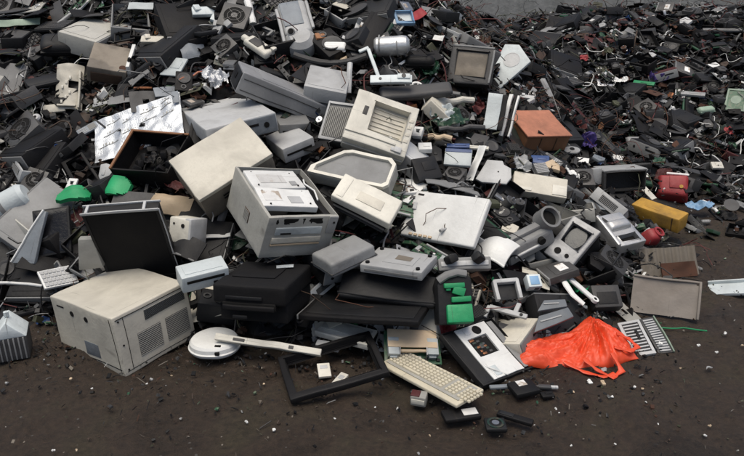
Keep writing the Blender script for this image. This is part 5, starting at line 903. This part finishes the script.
def p_motor(k):
    g = G(); g.cyl((0, 0, 0), .024, .05, 0, seg=20); g.cyl((0, 0, .03), .005, .02, 1, seg=10); g.ring((0, 0, .02), .026, .02, .006, 1); g.box((.02, 0, -.02), (.02, .02, .012), 1, .001); return [spec(g, 'electric_motor', ['darksteel', 'steel'])]
def p_sink(k):
    g = G(); g.box((0, 0, 0), (.07, .07, .008), 0, .001); 
    for q in range(10): g.box((-.031 + q * .0069, 0, .018), (.0022, .07, .03), 0, 0)
    return [spec(g, 'heat_sink', ['aluminium'])]
def p_kb(k):
    w, d = U(.22, .40), .14; g = G(); g.box((0, 0, 0), (w, d, .02), 0, .004); a = [spec(g, 'keyboard', ['charcoal'])]; g = G(); n = int(w / .0195)
    for r in range(5):
        for q in range(n): g.box((-w / 2 + (q + .5) * w / n, -d * .36 + r * .024, .012), (w / n - .003, .020, .007), 0, .0015, seg=1)
    a.append(spec(g, 'keys', ['darkgrey'])); return a
def p_chunk(k):
    n = rnd.randint(5, 7); P = [(U(.03, .09) * cos(2 * pi * q / n), U(.03, .08) * sin(2 * pi * q / n)) for q in range(n)]; g = G(); h = U(.006, .04); g.prism(P, -h / 2, h / 2, 0, .003); g.box((0, 0, h / 2), (.03, .02, .008), 0, .002); return [spec(g, 'broken_casing', ['grey'])]
def p_tubeneck(k):
    g = G(); g.lathe([(.001, -.06), (.02, -.06), (.02, -.02), (.035, 0), (.07, .03), (.08, .045), (.001, .05)], seg=24, sx=1.2); g.ring((0, 0, -.01), .04, .022, .03, 1); return [spec(g, 'picture_tube', ['darkgrey', 'copper'])]
def p_adapter(k):
    g = G(); g.box((0, 0, 0), (.05, .1, .03), 0, .006); g.tube([(0, .05, 0), (.01, .09, .01), (-.03, .13, 0), (-.02, .18, -.01), (.03, .2, 0)], .003, 0, 6); return [spec(g, 'mains_adapter', ['black'])]
DARK = ['black', 'charcoal', 'charcoal', 'darkgrey', 'black', 'black']
MIX = ['charcoal', 'darkgrey', 'grey', 'lightgrey', 'beige', 'black', 'black', 'warmgrey', 'charcoal', 'charcoal', 'black', 'darkgrey']
# kind: builder, variants, share left heap, share far heap, colours near, colours far, word, category
KINDS = [(p_board, 4, 5, 5, ['pcb', 'pcbdark', 'pcbdark'], ['pcbdark', 'pcb', 'olive'], 'circuit board'), (p_drive, 2, 4, 3, ['darksteel', 'steel'], ['darksteel'], 'disc drive'),
 (p_shell, 6, 9, 5, MIX + ['charcoal', 'black'], DARK, 'plastic housing'), (p_panel, 6, 9, 9, MIX + ['white'], DARK + ['brown', 'rust', 'darkred', 'grey'], 'bent sheet'), (p_bracket, 4, 6, 9, ['steel', 'darksteel', 'lightgrey'], ['darksteel', 'darksteel', 'rust', 'steel', 'grey'], 'bracket'),
 (p_psu, 1, 2, 2, ['darksteel'], ['darksteel'], 'power supply'), (p_rod, 4, 4, 6, MIX, DARK + ['rust', 'grey', 'brown'], 'rod'), (p_frame, 3, 3, 2, DARK, DARK, 'screen surround'), (p_mouse, 1, 2, 1, ['beige', 'charcoal', 'lightgrey'], ['charcoal', 'grey'], 'computer mouse'),
 (p_phone, 1, 3, 4, ['charcoal', 'black', 'grey'], ['charcoal', 'grey', 'bluegrey'], 'handset'), (p_toner, 2, 3, 2, ['charcoal', 'black'], ['charcoal', 'black'], 'toner cartridge'), (p_fan, 1, 2, 2, ['charcoal'], ['charcoal'], 'cooling fan'),
 (p_case, 3, 2, 0, ['lightgrey', 'charcoal', 'grey', 'darkgrey', 'beige'], ['charcoal'], 'equipment case'), (p_speaker, 1, 2, 2, ['charcoal', 'black'], ['charcoal', 'black'], 'loudspeaker'),
 (p_cloth, 6, 6, 12, ['charcoal', 'darkgrey', 'black', 'white', 'darkgreen', 'darkred', 'bluegrey', 'green', 'blue', 'bluewhite'], ['red', 'charcoal', 'black', 'black', 'darkred', 'darkgreen', 'rust', 'white', 'black', 'olive', 'brown', 'darkred', 'darkred', 'brown', 'rust'], 'crumpled plastic scrap'),
 (p_gear, 3, 2, 3, ['grey', 'charcoal', 'white'], ['charcoal', 'darkgrey'], 'reel'), (p_motor, 1, 2, 4, ['darksteel', 'steel'], ['darksteel', 'rust'], 'electric motor'), (p_sink, 1, 1, 2, ['aluminium'], ['darksteel'], 'heat sink'),
 (p_kb, 2, 2, 1, ['charcoal', 'beige', 'black'], ['charcoal'], 'keyboard'), (p_chunk, 6, 12, 20, MIX + ['white', 'black', 'green', 'blue', 'palegreen', 'tan', 'bluewhite', 'red'], DARK + ['rust', 'brown', 'darkred', 'grey', 'olive', 'lightgrey', 'darkgreen', 'bluegrey'], 'broken casing piece'),
 (p_tubeneck, 1, 1, 2, ['darkgrey'], ['darkgrey'], 'picture tube'), (p_adapter, 1, 4, 4, ['black'], ['black', 'charcoal'], 'mains adapter')]
PROTO = {k: [KINDS[k][0](v) for v in range(KINDS[k][1])] for k in range(len(KINDS))}
from mathutils.bvhtree import BVHTree
_v, _f = [], []
for m_, hf in HB:
    n_ = len(_v); _v += [m_ @ V((x * hf.x, y * hf.y, z * hf.z)) for z in (-1, 1) for x, y in ((-1, -1), (1, -1), (1, 1), (-1, 1))]
    _f += [(n_ + 3, n_ + 2, n_ + 1, n_), (n_ + 4, n_ + 5, n_ + 6, n_ + 7)] + [(n_ + q, n_ + (q + 1) % 4, n_ + (q + 1) % 4 + 4, n_ + q + 4) for q in range(4)]
TREE = BVHTree.FromPolygons(_v, _f)
def hero_t(p):        # how far behind p, as seen from the camera, the nearest named thing stands
    dr = p - CAM; r = TREE.ray_cast(CAM, dr.normalized()); return (r[3] - dr.length) if r[0] else 99
RAD = {k: .62 * max(max(abs(v.co.x), abs(v.co.y)) for v in PROTO[k][0][0][1].vertices) for k in PROTO}
COLW = {'pcb': 'green', 'pcbdark': 'dark green', 'black': 'black', 'charcoal': 'charcoal', 'darkgrey': 'dark grey', 'grey': 'grey', 'lightgrey': 'pale grey', 'beige': 'beige', 'warmgrey': 'drab grey', 'bluegrey': 'blue grey', 'white': 'white', 'steel': 'bare metal', 'darksteel': 'dull metal', 'rust': 'rusty', 'brown': 'brown', 'darkred': 'dark red', 'darkgreen': 'deep green', 'olive': 'olive', 'aluminium': 'silver', 'cream': 'cream', 'palegreen': 'pale green', 'bluewhite': 'bluish white', 'darksteel': 'dull metal'}
SMALL = []
def drop(k, pos, mat, eu, sc=1.):
    vs_ = PROTO[k]; sp = rnd.choice(vs_); root = None
    for nm, me, mt in sp:
        if not me.materials:
            for m in mt: me.materials.append(m)
        o = bpy.data.objects.new(nm, me); COL.objects.link(o)
        if root is None:
            root = o; o.material_slots[0].link = 'OBJECT'; o.material_slots[0].material = M[mat]
            o.location = pos; o.rotation_euler = eu; o.scale = (sc,) * 3
        else: o.parent = root
    SMALL.append((root, KINDS[k][6], mat, V(pos))); return root
wl, wf = [k[2] for k in KINDS], [k[3] for k in KINDS]; idx = list(range(len(KINDS)))
def scatter(n, x0, x1, y0, y1, far, test, smin=.7, smax=1.1, hi=.06, wt=None, pal=None):
    c = tries = 0
    while c < n and tries < n * 30:
        tries += 1; x, y = U(x0, x1), U(y0, y1); hz = H(x, y)
        if not test(x, y, hz): continue
        k = rnd.choices(idx, wt or (wf if far else wl))[0]; z = hz + bump(x, y) * .8 + U(-.05, hi); p = V((x, y, max(z, .012))); sx, sy, dz = toscreen(p)
        if not (-30 < sx < 774 and -40 < sy < 470): continue
        r = RAD[k]
        bad = False
        for q in (V((0, 0, 0)), V((r, 0, 0)), V((-r, 0, 0)), UPV * r, UPV * -r):
            t = hero_t(p + q - (p - CAM).normalized() * r * .5)
            if -.02 < t < .6: bad = True; break
        if bad: continue
        e = .03; nrm = V((H(x - e, y) - H(x + e, y), H(x, y - e) - H(x, y + e), 2 * e)).normalized(); m = (nrm + V((U(-1, 1), U(-1, 1), U(0, .6))) * .55).normalized().to_track_quat('Z', 'Y').to_matrix() @ Matrix.Rotation(U(0, 2 * pi), 3, 'Z')
        mat = rnd.choice(pal) if pal and KINDS[k][0] in (p_shell, p_panel, p_chunk, p_frame, p_case, p_cloth) else rnd.choice(KINDS[k][5 if far or (x < -.95 and rnd.random() < .75) or rnd.random() < .25 else 4]); drop(k, p, mat, m.to_euler(), U(smin, smax)); c += 1
BIG = [6 if k[0] is p_shell else 5 if k[0] is p_case else 4 if k[0] is p_panel else 2 if k[0] in (p_frame, p_toner, p_kb, p_psu, p_speaker, p_cloth) else 0 for k in KINDS]
DK = ['black', 'black', 'charcoal', 'charcoal', 'darkgrey', 'black', 'grey', 'charcoal', 'warmgrey', 'black']
scatter(170, -2.6, .2, 2.7, 5.2, False, lambda x, y, h: h > .05 and (x < -.8 or y > 4.0), .8, 1.4, .05, BIG, DK)
scatter(80, -.9, 1.4, 2.7, 3.8, False, lambda x, y, h: h > .05, .6, 1.05, .05, BIG, DK + ['lightgrey', 'white', 'warmgrey', 'beige', 'lightgrey'])
scatter(150, .7, 4.2, 4.5, 7.4, True, lambda x, y, h: h > .03, .6, 1.25, .05, BIG, ['black', 'black', 'black', 'charcoal', 'charcoal', 'darkred', 'black', 'black', 'darkgrey'])
scatter(900, -2.6, 1.35, 2.55, 5.2, False, lambda x, y, h: h > .03 and y < 5.2 - .4 * max(0, x), .5, 1.05)
scatter(120, .2, 1.5, 2.5, 3.6, False, lambda x, y, h: h > .01, .4, .7, .02)
scatter(90, 1.2, 2.5, 3.1, 4.7, True, lambda x, y, h: h > .01 or y > 3.7, .5, .9, .03)
scatter(1300, .6, 4.2, 4.5, 7.6, True, lambda x, y, h: h > .01, .4, .95, .08)
scatter(120, .1, 2.4, 5.0, 7.6, True, lambda x, y, h: h > .45, .5, .95, .05)
# loose cables
def cable(x, y, n, r, mat, st=.05, hop=.05):
    pts = []; a = U(0, 6.28)
    for k in range(n):
        a += U(-.9, .9); x += st * cos(a); y += st * sin(a); z = max(H(x, y) + bump(x, y), .0) + U(.01, hop); pts.append(V((x, y, z)))
    q = []      # Catmull-Rom
    for k in range(len(pts) - 1):
        p0, p1, p2, p3 = pts[max(k - 1, 0)], pts[k], pts[k + 1], pts[min(k + 2, n - 1)]
        for t in (0, .25, .5, .75): q.append(.5 * ((2 * p1) + (p2 - p0) * t + (2 * p0 - 5 * p1 + 4 * p2 - p3) * t * t + (3 * p1 - p0 - 3 * p2 + p3) * t ** 3))
    for v in q[::3]:
        if -.02 < hero_t(v) < .5: return
    g = G(); g.tube(q, r, 0, 6); o = g.out('cable', mat); SMALL.append((o, 'loose cable', mat, pts[n // 2]))
for k in range(330):
    far = k % 3 == 0; x, y = (U(.8, 3.8), U(4.6, 6.8)) if far else ((U(-2.3, -.6), U(2.8, 4.9)) if k % 3 == 1 else (U(-2.2, 1.2), U(2.7, 4.9))); cable(x, y, rnd.randint(6, 14), U(.0022, .0045), rnd.choice(['black', 'black', 'charcoal', 'grey', 'lightgrey', 'white', 'darkgrey', 'brown', 'darkred', 'olive'][:10 if not far else 6]))
# ---------------------------------------------------------------- what nobody could count
def crumbs(name, n, place, mats, s0, s1, label):
    vs, fs, mi = [], [], []
    for _ in range(n):
        r = place()
        if r is None: continue
        p, far = r; s = U(s0, s1) * (1.25 if far else 1); d = V((s * U(.3, 1), s * U(.3, 1), s * U(.04, .45))) if rnd.random() < .65 else V((s * U(.9, 2.2), s * U(.06, .2), s * U(.05, .15))); m = Euler((U(-.9, .9), U(-.9, .9), U(0, 6.3))).to_matrix(); b = len(vs); tw = U(.5, 1)
        for z in (-.5, .5):
            for x, y in ((-.5, -.5), (.5, -.5), (.5, .5), (-.5, .5)): vs.append(p + m @ V((x * d.x * (tw if z > 0 else 1) + U(-.1, .1) * d.x, y * d.y + U(-.1, .1) * d.y, z * d.z)))
        fs += [(b + 3, b + 2, b + 1, b), (b + 4, b + 5, b + 6, b + 7)] + [(b + q, b + (q + 1) % 4, b + (q + 1) % 4 + 4, b + q + 4) for q in range(4)]
        k = rnd.choices(range(len(mats)), [q[1] for q in mats])[0]; mi += [k] * 6
    me = bpy.data.meshes.new(name); me.from_pydata(vs, [], fs); me.polygons.foreach_set('material_index', mi)
    for m, _w in mats: me.materials.append(M[m])
    o = bpy.data.objects.new(name, me); COL.objects.link(o); o['kind'] = 'stuff'; o['label'] = label; o['category'] = 'debris'; return o
def pl_heap():
    if rnd.random() < .5: x, y, far = U(-2.6, 1.7), U(2.5, 5.3), False
    else: x, y, far = U(.3, 4.3), U(4.4, 8.2), True
    h = H(x, y)
    if h < .004: return None
    p = V((x, y, h - .05 + bump(x, y) + U(-.03, .05))); t = hero_t(p)
    return None if -.03 < t < .25 else (p, far)
crumbs('fine_scrap', 20000, pl_heap, [('black', 42), ('charcoal', 30), ('darkgrey', 12), ('grey', 3.5), ('rust', 3), ('pcbdark', 6), ('darksteel', 6), ('lightgrey', 2.5), ('white', 1.6), ('darkred', 6), ('brown', 6), ('pcb', 2), ('copper', 1), ('blue', .6), ('olive', 3)], .02, .085, 'fine broken scrap filling the gaps of the heap')  # scrap colours kept darker so the shade of the crevices is partly painted in
def wires(name, n, place, mats, label):
    g = G()
    for q in range(n):
        p = place()
        if p is None: continue
        p = p[0]
        if any(-.05 < hero_t(p + e_) < .3 for e_ in (V((.09, 0, .02)), V((-.09, 0, .02)), V((0, 0, .12)), V((0, -.08, .05)))): continue
        a = V((U(-1, 1), U(-1, 1), U(-.3, .9))).normalized(); b = a.cross(V((U(-1, 1), U(-1, 1), 1))).normalized(); r = U(.03, .14); th = U(1.2, 4.5); kk = rnd.randrange(len(mats))
        g.tube([p + V((0, 0, .02)) + a * r * sin(th * t / 7) + b * r * (1 - cos(th * t / 7)) * U(.8, 1.2) for t in range(8)], U(.0016, .0032), kk, 4)
    o = g.out(name, mats); o['kind'] = 'stuff'; o['label'] = label; o['category'] = 'wire'
wires('tangled_wires', 3000, pl_heap, ['black', 'black', 'charcoal', 'rust', 'darkred', 'rust', 'darkred', 'darkgrey', 'black', 'olive', 'brown', 'grey'], 'tangle of loose thin wires all through the heap')
def pl_edge():
    x = U(-2, 3.2); y = tab(FOOT, x) + abs(rnd.gauss(0, .22)) * (-1 if rnd.random() < .75 else 1) + (U(0, 1.2) if x > 1.3 else 0); return (V((x, y, max(H(x, y), 0) + .003)), False)
crumbs('edge_crumbs', 2300, pl_edge, [('black', 12), ('charcoal', 12), ('darkgrey', 6), ('rust', 2), ('brown', 7), ('grey', 1.2), ('white', .6), ('pcb', 1), ('lightgrey', .6), ('weathered', 1.5)], .005, .022, 'small crumbs and broken bits along the foot of the heap')
def pl_ground():
    x, y = U(-2, 2.6), U(1.7, 4.6); return (V((x, y, .001)), False) if H(x, y) < .01 else None
crumbs('gravel', 3800, pl_ground, [('brown', 10), ('charcoal', 8), ('olive', 6), ('warmgrey', .8), ('weathered', 2), ('lightgrey', .3), ('white', .08)], .004, .013, 'gravel and tiny chips scattered over the dirt ground')
# countable pale chips on the dirt
for k, (px, py, s) in enumerate([(71, 380, .013), (147, 386, .009), (54, 453, .013), (77, 452, .01), (247, 424, .014), (274, 432, .013), (264, 386, .010), (335, 421, .009), (612, 398, .011), (573, 394, .010), (556, 410, .011), (559, 414, .008), (709, 428, .012), (705, 437, .013), (698, 347, .014), (742, 347, .013), (634, 389, .014), (646, 404, .009), (642, 391, .011), (658, 426, .008), (716, 354, .013), (172, 377, .010), (92, 391, .010), (375, 409, .008), (430, 437, .009), (571, 447, .009), (615, 446, .009), (680, 370, .009), (660, 345, .02), (725, 335, .016)]):
    g = G(); g.box((0, 0, 0), (s * .9, s * U(.4, .8), s * .4), 0, .001, (U(-20, 20), U(-20, 20), 0), seg=1); g.box((s * .2, s * .2, s * .2), (s * .5, s * .5, s * .4), 0, .0008, (20, 30, U(0, 90)), seg=1)
    o = g.out('pale_chip', 'white' if k % 3 else 'tan'); p = atpix(px, py, 0); o.location = (p.x, p.y, s * .2 + .002); o.rotation_euler = (0, 0, U(0, 6)); SMALL.append((o, 'tiny chip', 'white' if k % 3 else 'cream', p))
# ---------------------------------------------------------------- leave out what the photograph could not show, then describe each piece
import numpy as np
C.view_layer.update(); allv, allf, own, names, base = [], [], [], [], 0
for ob in list(S.objects):
    if ob.type != 'MESH': continue
    me = ob.data; n_ = len(me.vertices); co = np.empty(n_ * 3, np.float32); me.vertices.foreach_get('co', co); mw = np.array(ob.matrix_world)
    allv.append(co.reshape(-1, 3) @ mw[:3, :3].T + mw[:3, 3]); me.calc_loop_triangles(); t = np.empty(len(me.loop_triangles) * 3, np.int32); me.loop_triangles.foreach_get('vertices', t)
    allf.append(t.reshape(-1, 3) + base); base += n_; top = ob
    while top.parent: top = top.parent
    names.append(top.name); own += [len(names) - 1] * (len(t) // 3)
TR = BVHTree.FromPolygons(np.concatenate(allv).tolist(), np.concatenate(allf).tolist(), all_triangles=True); seen = {}
for j in range(-14, 400):
    for i in range(-20, 660):
        px, py = i * 744 / 640, j * 456 / 386; d = FWD + V((1, 0, 0)) * ((px - 372) / FP) - UPV * ((py - 228) / FP)
        r = TR.ray_cast(CAM, d.normalized())
        if r[0]: q = names[own[r[2]]]; seen[q] = seen.get(q, 0) + (1 if 0 <= px < 744 and 0 <= py < 456 else .4)
print('triangles', len(own))
keep = []
for r in SMALL:
    if seen.get(r[0].name, 0) >= (2.2 if r[1] != 'tiny chip' else 0): keep.append(r)
    else:
        for ch in list(r[0].children): bpy.data.objects.remove(ch)
        bpy.data.objects.remove(r[0])
lmp = [(toscreen(p), p, nm, s) for p, nm, s in LM]
groups = {}
for o, word, mat, p in keep:
    sx, sy, z = toscreen(p); best = None
    for (lx, ly, lz), lp, nm, s in lmp:
        q = math.hypot(lx - sx, ly - sy) * (1 if lz > 0 else 9)
        if best is None or q < best[0]: best = (q, lx - sx, ly - sy, nm)
    q, dx, dy, nm = best; rel = ('just ' if q < 26 else 'some way ' if q > 60 else '') + (('left of ' if dx > 0 else 'right of ') if abs(dx) > abs(dy) else ('above ' if dy > 0 else 'below '))
    n = seen.get(o.name, 0); size = 'tiny ' if n < 10 else 'small ' if n < 60 else 'large ' if n > 350 else ''
    if word == 'tiny chip': size = ''
    up = (o.rotation_euler.to_matrix() @ V((0, 0, 1))); tilt = ('steep ' if up.z < .55 else 'leaning ' if up.z < .8 else 'flat ') if word not in ('loose cable', 'tiny chip') else ''
    lab = f'{size}{tilt}{COLW.get(mat, mat)} {word} {rel}{nm}'
    if len(lab.split()) > 16: lab = lab.replace('some way ', '').replace('just ', '')
    tag(o, ' '.join(lab.split()[:16]), word, f"{word}s scattered over the heap" if word != 'tiny chip' else 'tiny chips scattered over the dirt')
print('small things kept', len(keep), 'of', len(SMALL), 'named', len(HB))
